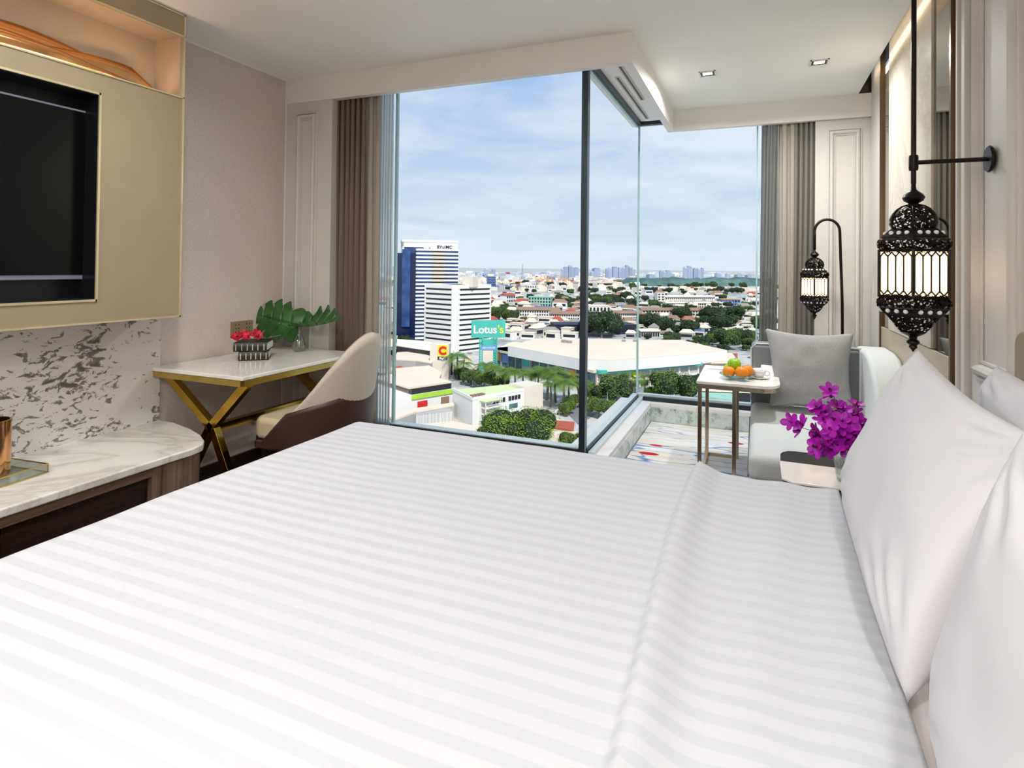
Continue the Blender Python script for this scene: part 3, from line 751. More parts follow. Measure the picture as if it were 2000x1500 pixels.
def hb(y0, y1):
    g = MB()
    pts = [(y1-.05+.05*cos(a), 1.145-.05+.05*sin(a)) for a in [i*pi/2/8 for i in range(9)]]
    pts = [(y1, .1)]+pts+[(y0, 1.145), (y0, .1)]
    n = len(pts); g.add([(.685, a, b_) for a, b_ in pts]+[(.768, a, b_) for a, b_ in pts], [tuple(range(n)), tuple(range(2*n-1, n-1, -1))]+[(i, n+i, n+(i+1) % n, (i+1) % n) for i in range(n)])
    return g
hb(-.02, 2.13).build('headboard', M_tanleather, bed, bevel=.015, bseg=3)

def pillow(label, c00, c10, c11, c01, T_, seed, sag=.055):
    c00, c10, c11, c01 = [Vector(c) for c in (c00, c10, c11, c01)]
    n_ = (c10-c00).cross(c01-c00).normalized()
    if n_.x > 0: n_ = -n_
    org = (c00+c10)/2
    n = 64
    vs = []; fs = []
    def base(u, v):
        # pull the edges inward between the pointed corners
        uu = u+(1-2*u)*sag*(sin(pi*v)**1.0)*(abs(2*u-1)**3); vv = v+(1-2*v)*sag*(sin(pi*u))*(abs(2*v-1)**3)*(1 if v > .5 else .15)
        return c00*(1-uu)*(1-vv)+c10*uu*(1-vv)+c11*uu*vv+c01*(1-uu)*vv
    g = MB()
    for sd in (1, -1):
        def fn(u, v, sd=sd):
            a = 1-abs(2*u-1)**2.6; b_ = 1-abs(2*v-1)**2.6
            t = T_*(max(0, a*b_))**.46
            e = min(u, 1-u, v, 1-v)
            w_ = noise.noise(Vector((u*3+seed, v*3, sd)))*.010+noise.noise(Vector((u*9+seed, v*5, sd*2)))*.004
            # radial creases from the corners
            for cu, cv in ((0, 0), (1, 0), (1, 1), (0, 1)):
                d = hypot(u-cu, v-cv); an = atan2(v-cv, u-cu)
                w_ += .0045*sin(an*19+seed)*math.exp(-((d-.2)/.14)**2)
            p = base(u, v)+n_*sd*(t+w_*min(1, e*9))
            p.z = max(p.z, .662 if sd > 0 else .662)
            return p
        g.grid(fn, n, n)
    o = g.build('pillow', M_pillow, smooth='all', fix=False, loc=org)
    bm = bmesh.new(); bm.from_mesh(o.data); bmesh.ops.remove_doubles(bm, verts=bm.verts, dist=1e-4); bmesh.ops.recalc_face_normals(bm, faces=bm.faces); bm.to_mesh(o.data); bm.free()
    return tag(o, label, 'pillow', 'white pillows at the headboard')
pillow('large white pillow leaning in the middle with its pointed corner under the lantern', (.208, 1.03, .675), (.236, 1.952, .675), (.408, 1.905, 1.095), (.42, 1.07, 1.05), .078, 1.3)
pillow('nearest white pillow cut off by the right edge of the picture', (.25, .10, .675), (.232, 1.005, .675), (.335, .985, 1.11), (.33, .15, 1.10), .085, 4.1)
pillow('white pillow half hidden behind the middle one against the headboard', (.50, 1.12, .69), (.50, 2.04, .69), (.615, 2.02, 1.05), (.615, 1.15, 1.06), .07, 7.7)

# ================================================================== bedside table
ns = empty('bedside_table', (.45, 2.4, 0), 'black bedside table with a pale stone slab across its top', 'table')
pts = [(.77, 2.13), (.77, 2.76), (.155, 2.76), (.125, 2.752), (.105, 2.73), (.095, 2.70), (.095, 2.13)]
MB().prism(pts, .50, .545).build('top', M_black, ns, bevel=.004)
MB().prism([(.77, 2.325), (.77, 2.56), (.088, 2.56), (.088, 2.36), (.12, 2.325)], .546, .556).build('stone_slab', M_desktop, ns, bevel=.003)
B(.13, .77, 2.15, 2.73, .04, .50).build('cabinet', M_black, ns, bevel=.004)
for z in (.06, .28):
    d = B(.115, .13, 2.16, 2.72, z, z+.20).build('drawer', M_darkwood, ns, bevel=.003)
    MB().bar((.108, 2.38, z+.12), (.108, 2.50, z+.12), .012).build('handle', M_gold, d)
ox, oy = .302, 2.415
vz = empty('orchid_vase', (ox, oy, .5565), 'clear tapered glass vase holding purple orchids on the bedside table', 'vase')
MB().lathe([(.002, .001), (.032, .001), (.034, .012), (.036, .02), (.052, .13), (.0495, .13), (.033, .022), (.002, .018)], (ox, oy, .5565), 36, caps=False).build('vase_body', M_clear, vz, smooth='all')
MB().lathe([(.001, .02), (.0325, .021), (.041, .07), (.001, .07)], (ox, oy, .5565), 28, caps=False).build('water', M_clear, vz, smooth='all')
random.seed(11)
dirs = [(-.155, -.01, .10), (-.075, .03, .17), (-.10, -.06, .05), (.0, -.05, .15), (.045, .02, .19), (-.025, .06, .215), (.08, -.03, .12), (-.05, -.07, .11)]
for k, dv in enumerate(dirs):
    tip = Vector((ox+dv[0]-.012, oy+dv[1], .635+dv[2]))
    e = empty('orchid_spray', (ox, oy, .58), 'purple orchid spray standing in the clear vase', 'flowers', 'purple orchid sprays in the vase')
    a = Vector((ox-dv[0]*.1, oy-dv[1]*.1, .582)); m = Vector((ox+dv[0]*.2, oy+dv[1]*.2, .69)); pts = [a, a.lerp(m, .5), m, m.lerp(tip, .5)+Vector((0, 0, .008)), tip]
    MB().tube(pts, [.0025, .0025, .002, .0018, .001], 6).build('stem', M_stem, e, smooth='all')
    for j in range(9):
        t = .0+1.0*j/8
        p = m.lerp(tip, t)+Vector((random.uniform(-1, 1), random.uniform(-1, 1), random.uniform(-.8, .8)))*.026*(1.15-t*.6)
        d = (p-Vector((ox, oy, .66))).normalized()+Vector((-.2, -.9, .15))*random.uniform(.4, 1.2)+Vector((random.uniform(-.5, .5), 0, random.uniform(-.5, .5)))
        flower(e, lookm(p, d, random.random()*6), random.uniform(.030, .038), M_orchid, M_orchidlip)

# ================================================================== sofa in the bay
sf = empty('chaise_sofa', (.38, 3.6, .03), 'light grey upholstered chaise sofa against the right wall of the bay', 'sofa')
B(-.0, .745, 2.97, 4.34, .052, .33).build('plinth', M_sofabase, sf, bevel=.012)
def roundbox(x0, x1, y0, y1, z0, z1, r): return B(x0, x1, y0, y1, z0, z1)
sc_ = B(-.03, .75, 2.94, 4.16, .325, .452).build('seat_cushion', M_sofa, sf, bevel=.04, bseg=5)
g = MB(); g.tube([(-.032, 2.975, .345), (-.034, 4.15, .345)], .005, 8); g.tube([(0, 2.938, .345), (.74, 2.938, .345)], .005, 8)
g.build('piping', M_sofadark, sc_, smooth='all')
bk = B(-.03, .60, 4.16, 4.34, .33, .825).build('backrest', M_sofadark, sf, bevel=.03, bseg=5)
MB().tube([(-.03, 4.165, .46), (-.03, 4.168, .79), (0, 4.17, .824), (.6, 4.17, .826)], .005, 8).build('piping', M_sofa, bk, smooth='all')
prof = [(4.34, .33), (4.34, .80), (4.30, .832), (4.02, .832), (3.90, .815), (3.78, .76), (3.68, .67), (3.60, .56), (3.54, .44), (3.54, .33)]
g = MB(); n = len(prof); g.add([(.585, a, b_) for a, b_ in prof]+[(.752, a, b_) for a, b_ in prof], [tuple(range(n)), tuple(range(2*n-1, n-1, -1))]+[(i, n+i, n+(i+1) % n, (i+1) % n) for i in range(n)])
g.build('side_wing', M_sofa, sf, bevel=.03, bseg=5)
# grey cushion
def cushion(name, label, cs, T_, m_):
    c00, c10, c11, c01 = [Vector(c) for c in cs]; n_ = (c10-c00).cross(c01-c00).normalized()
    if n_.y > 0: n_ = -n_
    g = MB()
    for sd in (1, -1):
        def fn(u, v, sd=sd):
            uu = u+(1-2*u)*.06*sin(pi*v)*abs(2*u-1)**2; vv = v+(1-2*v)*.06*sin(pi*u)*abs(2*v-1)**2
            p = c00*(1-uu)*(1-vv)+c10*uu*(1-vv)+c11*uu*vv+c01*(1-uu)*vv
            t = T_*((1-abs(2*u-1)**2.4)*(1-abs(2*v-1)**2.4))**.5 if 0 < u < 1 and 0 < v < 1 else 0
            w_ = .006*noise.noise(Vector((u*4, v*4, 2.2*sd)))+.003*noise.noise(Vector((u*11, v*7, sd)))
            return p+n_*sd*(t+w_*min(1, 8*min(u, 1-u, v, 1-v)))
        g.grid(fn, 40, 40)
    o = g.build(name, m_, smooth='all', fix=False)
    bm = bmesh.new(); bm.from_mesh(o.data); bmesh.ops.remove_doubles(bm, verts=bm.verts, dist=1e-4); bmesh.ops.recalc_face_normals(bm, faces=bm.faces); bm.to_mesh(o.data); bm.free()
    return tag(o, label, 'cushion')
cushion('throw_cushion', 'square grey linen cushion leaning on the sofa back', ((.075, 3.93, .468), (.53, 3.93, .468), (.545, 4.08, .93), (.05, 4.08, .935)), .07, M_cush)

# ================================================================== side table
st = empty('side_table', (-.1, 3.85, .05), 'slim side table with white stone top and champagne metal legs', 'table')
rr = .10
pts = [(-.325, 3.615), (-.325, 4.23), (.02, 4.23)]
pts += [(.13-rr+rr*cos(a), 4.23-rr*1.6+rr*1.6*sin(a)) for a in [pi/2-i*pi/2/8 for i in range(9)]][1:]
pts += [(.13-rr+rr*cos(a), 3.615+rr*1.3+rr*1.3*sin(a)) for a in [-i*pi/2/8 for i in range(9)]]
MB().prism(pts, .632, .652).build('top', M_desktop, st, bevel=.006, bseg=3)
pts2 = [((x+.1)*.965-.1, (y-3.92)*.965+3.92) for x, y in pts]
MB().prism(pts2, .607, .631).build('edge_band', M_champ, st)
for x, y in ((-.305, 3.64), (-.305, 4.20), (-.115, 3.64), (-.115, 4.20)):
    MB().bar((x, y, .61), (x, y, .052), .022).build('leg', M_champ, st, bevel=.002)
g = MB(); g.bar((-.305, 3.64, .06), (-.115, 3.64, .06), .02); g.bar((-.305, 4.20, .06), (-.115, 4.20, .06), .02); g.bar((-.305, 3.64, .06), (-.305, 4.2, .06), .02)
g.build('foot_frame', M_champ, st)
px_, py_, pz_ = -.105, 3.78, .6525
pl = empty('glass_fruit_plate', (px_, py_, pz_), 'pale green glass plate with a wavy rim on the side table', 'plate')
MB().lathe([(.001, .002), (.05, .002), (.085, .018), (.098, .026), (.096, .029), (.083, .021), (.05, .006), (.001, .006)], (px_, py_, pz_), 40, caps=False).build('dish', M_plate, pl, smooth='all')
g = MB(); g.tube([(px_+.098*(1+.04*sin(12*a))*cos(a), py_+.098*(1+.04*sin(12*a))*sin(a), pz_+.028+.003*sin(12*a)) for a in [2*pi*i/96 for i in range(97)]], .0025, 6); g.build('wavy_rim', M_plate, pl, smooth='all')
def fruit(x, y, z, r, m_, name, label, cat):
    def fn(u, v):
        a = 2*pi*u; b_ = pi*v; rr_ = r*(1-.10*math.exp(-((b_)/.35)**2)-.07*math.exp(-((pi-b_)/.3)**2))
        return (x+rr_*sin(b_)*cos(a), y+rr_*sin(b_)*sin(a), z+r*.94+rr_*.94*cos(b_))
    e = MB().grid(fn, 28, 18, True).build(name, m_, smooth='all', loc=(x, y, z)); tag(e, label, cat)
    MB().tube([(x, y, z+r*1.66), (x+.003, y, z+r*1.78), (x+.008, y, z+r*1.9)], [.003, .002, .002], 6).build('stalk', M_stem, e)
    return e
fruit(-.150, 3.745, .662, .036, M_orange, 'orange', 'orange at the left front of the glass plate', 'orange')
fruit(-.078, 3.735, .662, .039, M_orange, 'orange', 'largest orange at the front centre of the glass plate', 'orange')
fruit(-.050, 3.815, .664, .038, M_orange, 'orange', 'orange at the right rear of the glass plate', 'orange')
fruit(-.122, 3.79, .700, .039, M_apple, 'green_apple', 'green apple on top of the oranges', 'apple')
fruit(-.150, 3.825, .664, .036, M_apple, 'green_apple', 'yellow green apple at the left rear of the glass plate', 'apple')
cu_ = empty('teacup', (.015, 3.86, .6525), 'white teacup on a saucer beside the fruit plate', 'cup')
MB().lathe([(.001, .001), (.035, .001), (.065, .008), (.064, .011), (.035, .004), (.001, .004)], (.015, 3.86, .6525), 32, caps=False).build('saucer', M_porc, cu_, smooth='all')
MB().lathe([(.001, .005), (.022, .005), (.036, .025), (.042, .055), (.039, .055), (.033, .026), (.001, .009)], (.015, 3.86, .6525), 32, caps=False).build('cup_body', M_porc, cu_, smooth='all')
MB().tube([(.015+.038*cos(.4), 3.86-.038*.4, .70), (.07, 3.845, .70), (.075, 3.843, .685), (.066, 3.846, .672), (.047, 3.85, .674)], .0035, 8).build('cup_handle', M_porc, cu_, smooth='all')
nk = MB(); nk.add([(.02, 3.98, .653), (.10, 3.96, .653), (.11, 4.0, .71), (.03, 4.02, .71), (.04, 4.06, .653), (.12, 4.04, .653)], [(0, 1, 2, 3), (3, 2, 5, 4)])
tag(nk.build('folded_napkin', M_porc, solid=.002), 'white folded card standing behind the teacup', 'napkin')
bk_ = MB(); bk_.add([(-.31, 4.06, .653), (-.19, 4.06, .656), (-.18, 4.2, .656), (-.30, 4.2, .653)], [(0, 1, 2, 3)]); tag(bk_.build('paper_sheet', M_porc, solid=.003), 'white paper lying at the far left of the side table', 'paper')

# ================================================================== lanterns
def lantern_parts(root, c, S, rot):
    """c = centre of body axis at z of the top of the dome collar; S = scale; six sided body"""
    X, Y, Z = c
    zz = lambda z: Z+z*S
    # z offsets measured downwards from the rod joint (0) : total .62
    def hexl(prof, seg=6): return [(r*S, z*S) for r, z in prof]
    ph = rot
    MB().lathe([(r*S, z*S) for r, z in [(.006, .02), (.009, -.015), (.016, -.022), (.030, -.034), (.036, -.045), (.031, -.057), (.016, -.066), (.020, -.072), (.022, -.076)]], c, 24).build('top_finial', M_iron, root, smooth=True)
    dome = [(.020, -.074), (.040, -.080), (.058, -.092), (.070, -.108), (.0765, -.126), (.0765, -.142), (.072, -.156), (.069, -.160)]
    MB().lathe([(r*S, z*S) for r, z in dome], c, 48).build('pierced_dome', M_fili, root, smooth='all')
    g = MB()
    for k in range(6):
        a = ph+k*pi/3; g.tube([(X+r*1.01*S*cos(a), Y+r*1.01*S*sin(a), zz(z)) for r, z in dome], .004*S, 6)
    g.build('dome_rib', M_iron, root, smooth='all')
    MB().lathe([(r*S, z*S) for r, z in [(.069, -.158), (.082, -.163), (.098, -.178), (.112, -.190), (.113, -.196)]], c, 6, ph).build('shoulder', M_iron, root)
    MB().lathe([(r*S, z*S) for r, z in [(.113, -.195), (.126, -.203), (.131, -.216), (.128, -.230), (.119, -.238)]], c, 6, ph).build('upper_band', M_fili, root)
    R0 = .121; zt_, zb_ = -.238, -.412
    MB().lathe([(R0*S, (zt_+.002)*S), (R0*S, (zt_-.008)*S)], c, 6, ph).build('collar', M_iron, root)
    MB().lathe([(R0*S, (zb_+.008)*S), (R0*S, (zb_-.002)*S)], c, 6, ph).build('collar', M_iron, root)
    for k in range(6):
        a0 = ph+k*pi/3; a1 = a0+pi/3
        p0 = Vector((X+R0*S*cos(a0), Y+R0*S*sin(a0), 0)); p1 = Vector((X+R0*S*cos(a1), Y+R0*S*sin(a1), 0)); d = p1-p0; nn = Vector((d.y, -d.x, 0)).normalized()
        q = lambda u, z, o=0: Vector((p0.x+d.x*u+nn.x*o, p0.y+d.y*u+nn.y*o, zz(z)))
        MB().add([q(.03, zb_, -.004*S), q(.97, zb_, -.004*S), q(.97, zt_, -.004*S), q(.03, zt_, -.004*S)], [(0, 1, 2, 3)]).build('frosted_pane', M_frost, root, fix=False)
        g = MB()
        g.tube([q(0, zb_), q(0, zt_)], .0048*S, 6)
        zr0, zr1 = zb_+.030, zt_-.030
        for j in range(5):
            u = .04+.92*j/4
            g.tube([q(u, zb_+.02), q(u, zt_-.02)], .0026*S, 5)
        for j in range(4):
            u0, u1 = .04+.92*j/4, .04+.92*(j+1)/4; um = (u0+u1)/2
            for zz0, zz1, s_ in ((zt_-.026, zt_-.010, 1), (zb_+.026, zb_+.010, -1)):
                g.bar(q(u0, zz0, .0005), q(um, zz1, .0005), .0036*S); g.bar(q(u1, zz0, .0005), q(um, zz1, .0005), .0036*S)
        g.build('window_bars', M_iron, root)
        # pierced strips above and below the arched panes
        for za, zb2 in ((zt_-.012, zt_), (zb_, zb_+.012)):
            MB().add([q(.0, za, .001), q(1, za, .001), q(1, zb2, .001), q(0, zb2, .001)], [(0, 1, 2, 3)]).build('pierced_strip', M_fili, root, fix=False)
        # crystals above and below
        for j in range(3):
            u = .22+.28*j
            pt = q(u, -.178, 0); ax = Vector((X, Y, zz(-.178))); pt = ax+(pt-ax)*(.098/.121)
            MB().sphere(pt+nn*.001*S, .0085*S, 10, 8, (1, 1, 1)).build('crystal', M_gem, root, smooth='all')
            pt = q(u, -.4605, 0); ax = Vector((X, Y, zz(-.4605))); pt = ax+(pt-ax)*(.112/.121)
            MB().sphere(pt+nn*.001*S, .0085*S, 10, 8).build('crystal', M_gem, root, smooth='all')
    MB().lathe([(r*S, z*S) for r, z in [(.119, -.412), (.129, -.420), (.132, -.434), (.127, -.448), (.120, -.452)]], c, 6, ph).build('lower_band', M_fili, root)
    MB().lathe([(r*S, z*S) for r, z in [(.120, -.451), (.112, -.462), (.098, -.475), (.092, -.482)]], c, 6, ph).build('lower_shoulder', M_iron, root)
    MB().lathe([(r*S, z*S) for r, z in [(.092, -.481), (.075, -.502), (.058, -.525), (.042, -.540)]], c, 6, ph).build('pierced_cone', M_fili, root)
    MB().lathe([(r*S, z*S) for r, z in [(.042, -.540), (.030, -.548), (.014, -.556), (.012, -.566), (.020, -.572), (.021, -.580), (.012, -.588), (.014, -.596), (.006, -.604), (.002, -.612)]], c, 16).build('bottom_finial', M_iron, root, smooth=True)
    MB().lathe([(.004*S, -.295*S), (.012*S, -.302*S), (.016*S, -.32*S), (.012*S, -.338*S), (.004*S, -.345*S)], c, 16).build('bulb', M_bulb, root, smooth='all')
LX, LY = .532, 2.566
wl = empty('hanging_lantern', (LX, LY, 1.02), 'large black iron lantern hanging from a rod beside the bed', 'lantern')
lantern_parts(wl, (LX, LY, 1.625), 1.0, atan2(-LY, -LX))
MB().tube([(LX, LY, 1.63), (LX, LY, 1.70), (LX, LY, 2.595)], .0085, 12).build('drop_rod', M_iron, wl, smooth=True)
MB().lathe([(.014, -.028), (.0155, -.02), (.0155, .02), (.014, .028)], (LX, LY, 1.708), 16).build('rod_joint', M_iron, wl, smooth=True)
MB().tube([(LX, LY, 1.709), (XR-.02, LY, 1.709)], .008, 12).build('wall_arm', M_iron, wl, smooth=True)
MB(Matrix.Translation((XR-.022, LY, 1.709)) @ Matrix.Rotation(pi/2, 4, 'Y')).lathe([(.006, -.008), (.044, -.006), (.048, 0), (.044, .006), (.006, .008)], (0, 0, 0), 32).build('wall_rose', M_iron, wl, smooth=True)
lamp('lantern_bulb_lamp', 'POINT', (LX, LY, 1.305), 3.2, (1, .74, .46), shadow_soft_size=.034)
FX, FY = .372, 4.60
fl = empty('standing_lantern', (.54, 4.62, .05), 'smaller black iron lantern on an arched floor stand behind the sofa', 'lantern')
lantern_parts(fl, (FX, FY, 1.452), .80, atan2(-FY, -FX))
arc = [(FX, FY, 1.45), (FX, FY, 1.56)]
ctr = (.450, 1.575)
arc += [(ctr[0]-.078*cos(a), FY+.01, ctr[1]+.085*sin(a)) for a in [i*pi/14 for i in range(15)]]
arc += [(.533, FY+.02, 1.45), (.545, FY+.02, 1.1), (.555, FY+.02, .07)]
MB().tube(arc, .0095, 12).build('arched_pole', M_iron, fl, smooth='all')
MB().lathe([(.02, .03), (.12, .02), (.13, .008), (.13, .0)], (.555, FY+.02, .05), 36).build('base', M_iron, fl, smooth=True)
lamp('lantern_bulb_lamp', 'POINT', (FX, FY, 1.452-.32*.8), 2.6, (1, .70, .42), shadow_soft_size=.028)

# ================================================================== the city seen through the glass
G = CAM.z-60.0
def gp(px, py, hh=0.0):
    p = at(px, py, 2, G+hh); return Vector((p.x, p.y))
def hgt(px, pyb, pyt):
    """height above ground of a point seen at pyt standing over the ground point seen at (px, pyb)"""
    p = at(px, pyb, 2, G); d = (p-CAM).dot(fw); q = p
    lo = (pyb-pyt)/FPX*d
    return lo
C_ = lambda *a: srgb(*a)
M_cwhite = mat('city_white_wall', C_(232, 228, 222), .8, var=.03, vs_=.2)
M_ccream = mat('city_cream_wall', C_(222, 210, 192), .8, var=.04, vs_=.2)
M_cgrey = mat('city_grey_wall', C_(176, 174, 172), .8, var=.05, vs_=.2)
M_croofw = mat('city_white_roof', C_(230, 212, 188), .7, var=.04, vs_=.05)
M_croofg = mat('city_grey_roof', C_(150, 144, 138), .8, var=.1, vs_=.1)
M_croofr = mat('city_red_roof', C_(176, 84, 60), .8, var=.12, vs_=.3)
M_croofb = mat('city_brown_roof', C_(150, 118, 96), .8, var=.1, vs_=.3)
M_croofblue = mat('city_blue_roof', C_(92, 124, 172), .7, var=.1, vs_=.3)
M_cnavy = mat('city_navy_wall', C_(36, 40, 62), .6, var=.15, vs_=.2)
M_cteal = mat('city_teal', C_(70, 180, 166), .6, var=.06, vs_=.3)
M_cteal2 = mat('city_pale_teal', C_(150, 196, 176), .7, var=.06, vs_=.3)
M_cgreen = mat('city_lime', C_(168, 214, 60), .7, var=.08, vs_=.3)
M_cgreenroof = mat('city_pale_green_roof', C_(206, 224, 158), .8, var=.06, vs_=.2)
M_cdark = mat('city_dark_window', C_(38, 38, 44), .3, var=.3, vs_=.4)
M_cblue = mat('city_blue_glass', C_(46, 78, 128), .15, var=.45, vs_=.12)
M_cnavyglass = mat('city_navy_glass', C_(22, 34, 72), .15, var=.35, vs_=.15)
M_cglass = mat('city_green_glass', C_(70, 110, 108), .2, var=.4, vs_=.3)
M_cred = mat('city_red_sign', C_(206, 44, 36), .6); M_cyel = mat('city_yellow_sign', C_(232, 216, 40), .6); M_cbluesign = mat('city_blue_sign', C_(110, 150, 214), .6)
M_cor = mat('city_orange', C_(226, 150, 60), .7, var=.1, vs_=.2)
M_far = mat('far_haze_grey', C_(172, 182, 200), .9, var=.05, vs_=.02); M_far2 = mat('far_haze_pale', C_(192, 199, 211), .9, var=.05, vs_=.02); M_far3 = mat('far_haze_blue', C_(144, 160, 186), .9, var=.06, vs_=.02)  # aerial haze is mixed into these distant colours
def b_tree(c1, c2, sc=.5):
    def f(h, b, v):
        n = h.noise(v, sc, 5, .65)
        g = h.n('ShaderNodeNewGeometry'); wn = h.n('ShaderNodeTexWhiteNoise'); h.l(g.outputs['Position'], wn.inputs[0]) if False else None
        h.l(h.ramp(n, [(.3, c1), (.7, c2)]), b.inputs['Base Color'])
    return f
M_tree1 = mat('tree_leaves', rough=.7, build=b_tree(C_(50, 80, 32), C_(132, 164, 66)), spec=.2)
M_tree2 = mat('bright_tree_leaves', rough=.7, build=b_tree(C_(70, 104, 26), C_(160, 186, 60), .8), spec=.2)
M_tree3 = mat('dark_tree_leaves', rough=.7, build=b_tree(C_(30, 50, 30), C_(84, 108, 64), .4), spec=.2)
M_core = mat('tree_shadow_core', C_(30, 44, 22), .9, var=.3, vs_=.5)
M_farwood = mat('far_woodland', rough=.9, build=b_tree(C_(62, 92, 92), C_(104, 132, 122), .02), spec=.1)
M_bark = mat('tree_bark', C_(120, 104, 84), .9, var=.2, vs_=2)
def b_ground(h, b, v):
    n = h.noise(v, .012, 8, .7); n2 = h.noise(v, .05, 6, .7)
    c = h.ramp(n, [(.36, C_(96, 110, 88)), (.46, C_(150, 152, 152)), (.55, C_(184, 186, 188)), (.64, C_(106, 118, 96))])
    c = h.mix(h.ramp(n2, [(.45, 0), (.55, .6)]), c, C_(214, 206, 196)); h.l(c, b.inputs['Base Color'])
M_ground = mat('city_ground', rough=.95, build=b_ground, spec=.1)
M_road = mat('asphalt', C_(128, 126, 124), .9, var=.08, vs_=.1)
gr = MB(); gr.add([(-14000, 20, G), (14000, 20, G), (14000, 16000, G), (-14000, 16000, G)], [(0, 1, 2, 3)])
struct(gr.build('floor', M_ground, loc=(0, 0, G)))

OCC = []; POLY = []
def inpoly(x, y, P):
    c = False; j = len(P)-1
    for i in range(len(P)):
        if (P[i][1] > y) != (P[j][1] > y) and x < (P[j][0]-P[i][0])*(y-P[i][1])/(P[j][1]-P[i][1]+1e-9)+P[i][0]: c = not c
        j = i
    return c
def isfree(x, y, r):
    if any((x-a)**2+(y-b)**2 < (r+c)**2 for a, b, c in OCC): return False
    for P in POLY:
        for dx, dy in ((0, 0), (r, 0), (-r, 0), (0, r), (0, -r)):
            if inpoly(x+dx, y+dy, P): return False
    return True
def frame(pa, pb):
    """local frame with x from pa to pb, y away from the camera"""
    a = Vector((pa[0], pa[1])); b = Vector((pb[0], pb[1])); x = (b-a); L = x.length; x.normalize(); y = Vector((-x.y, x.x))
    if y.dot(a-Vector((0, 0))) < 0: y = -y
    M = Matrix(((x.x, y.x, 0, a.x), (x.y, y.y, 0, a.y), (0, 0, 1, G), (0, 0, 0, 1)))
    n_ = max(1, int(L/14))
    for q in range(n_):
        for dd in (6, 16): pc = a+x*L*(q+.5)/n_+y*dd; OCC.append((pc.x, pc.y, min(12, L/2+4)))
    return M, L
def bld(name, M, L, label, cat, group=None):
    return empty(name, M @ Vector((L/2, 0, 0)), label, cat, group)
def sign_text(s, size, m, name, e, M, x, y, z, sx=1.0, bold=0, ex=.1):
    # local X along facade, up = z, facing -y
    return text(s, size, m, name, e, M @ Matrix.Translation((x, y, z)) @ Matrix.Rotation(pi/2, 4, 'X'), ex, sx=sx, bold=bold)
def roof_poly(name, pts, h_, mw, mr, label, cat='building', group=None, rt_=.6, z0=0, parent=None):
    P = [gp(x, y, h_) for x, y in pts]; POLY.append([tuple(p) for p in P])
    c0 = sum((p.x for p in P))/len(P), sum((p.y for p in P))/len(P)
    e = parent or empty(name, (c0[0], c0[1], G+z0), label, cat, group)
    MB().prism([(p.x, p.y) for p in P], G+z0, G+h_-.0).build('wall', mw, e)
    Q = [(c0[0]+(p.x-c0[0])*1.012, c0[1]+(p.y-c0[1])*1.012) for p in P]
    MB().prism(Q, G+h_, G+h_+rt_).build('roof', mr, e)
    return e

# --- tall blue glass tower with white bands
M, L = frame(gp(811, 668), gp(893, 666)); Ht = hgt(852, 667, 488)
e = bld('office_tower', M, L, 'tall office tower with navy glass wing and white banded front at the left', 'building')
MB(M).box(0, L, 0, 30, 0, Ht).build('glass_body', M_cblue, e)
nb = 24
g = MB(M)
for k in range(nb+1):
    z = Ht*k/nb; g.box(-.3, L+.3, -.8, 30, z-.75, z+.75)
g.build('white_band', M_cwhite, e)
g = MB(M)
for k in range(nb):
    z = Ht*k/nb; g.box(L*.38, L*.66, -1.6, .5, z-.9, z+.9)
g.build('bay_band', M_ccream, e)
g = MB(M)
for k in range(nb):
    z = Ht*(k+.5)/nb; g.box(L*.38, L*.66, -.6, .5, z-.8, z+.8)
g.build('dark_window', M_cdark, e)
M2, L2 = frame(gp(773, 668), gp(812, 668)); H2 = hgt(790, 668, 494)
MB(M2).box(0, L2-.2, .5, 30, 0, H2).build('navy_wing', M_cnavyglass, e)
MB(M2).box(L2*.28, L2*.68, -1.2, 1, 12, H2+3).build('blue_lift_shaft', M_cblue, e)
M3, L3 = frame(gp(784, 668), gp(892, 666)); H3 = hgt(840, 668, 469)
g = MB(M3); g.box(0, L3, 2, 28, Ht+2, H3); g.box(-.4, L3+.4, 1.6, 28.4, H3-1.5, H3+.3); g.box(0, 1.2, 2, 28, H2-2, H3); g.box(L3*.38, L3*.48, 1.9, 28, Ht-6, H3); g.box(L3*.5, L3, 1.9, 28, Ht-1, H3); g.build('crown', M_cwhite, e)
MB(M3).box(.5, L3*.9, 2.6, 27, H2-1, Ht+2.5).build('crown_glass', M_cblue, e)
sign_text('BYuIMC', 3.6, M_cnavyglass, 'roof_lettering', e, M3, L3*.76, 1.6, H3-5.2, 1.0, .06)
# --- white banded office block with a stair core
e = None
Hc = hgt(888, 690, 561)
Ma, La = frame(gp(830, 683), gp(883, 690)); Mb_, Lb = frame(gp(893, 690), gp(956, 682))
e = bld('office_block', Ma, La, 'white office block with dark ribbon windows and pale corner core', 'building')
for (MM, LL) in ((Ma, La), (Mb_, Lb)):
    MB(MM).box(0, LL, 0, 16, 0, Hc).build('ribbon_window', M_cdark, e)
    g = MB(MM); n = 13
    for k in range(n+1):
        z = Hc*k/n; g.box(-.2, LL+.2, -.9, 16, z-1.05, z+(1.05 if k < n else 1.6))
    g.box(-.4, .6, -.8, 16, 0, Hc); g.box(LL-.6, LL+.4, -.8, 16, 0, Hc)
    g.build('spandrel', M_cwhite, e)
Mc, Lc = frame(gp(882, 689), gp(894, 690))
MB(Mc).box(-.3, Lc+.3, -1.2, 9, 0, Hc+1.2).build('corner_core', M_cwhite, e)
MB(Mc).box(Lc*.6, Lc*.6+8.5, 8, 16, Hc, hgt(888, 690, 540)).build('roof_tower', M_ccream, e)
MB(Ma).box(La*.45, La*.8, 4, 12, Hc, Hc+2).build('roof_plant', M_cgrey, e)
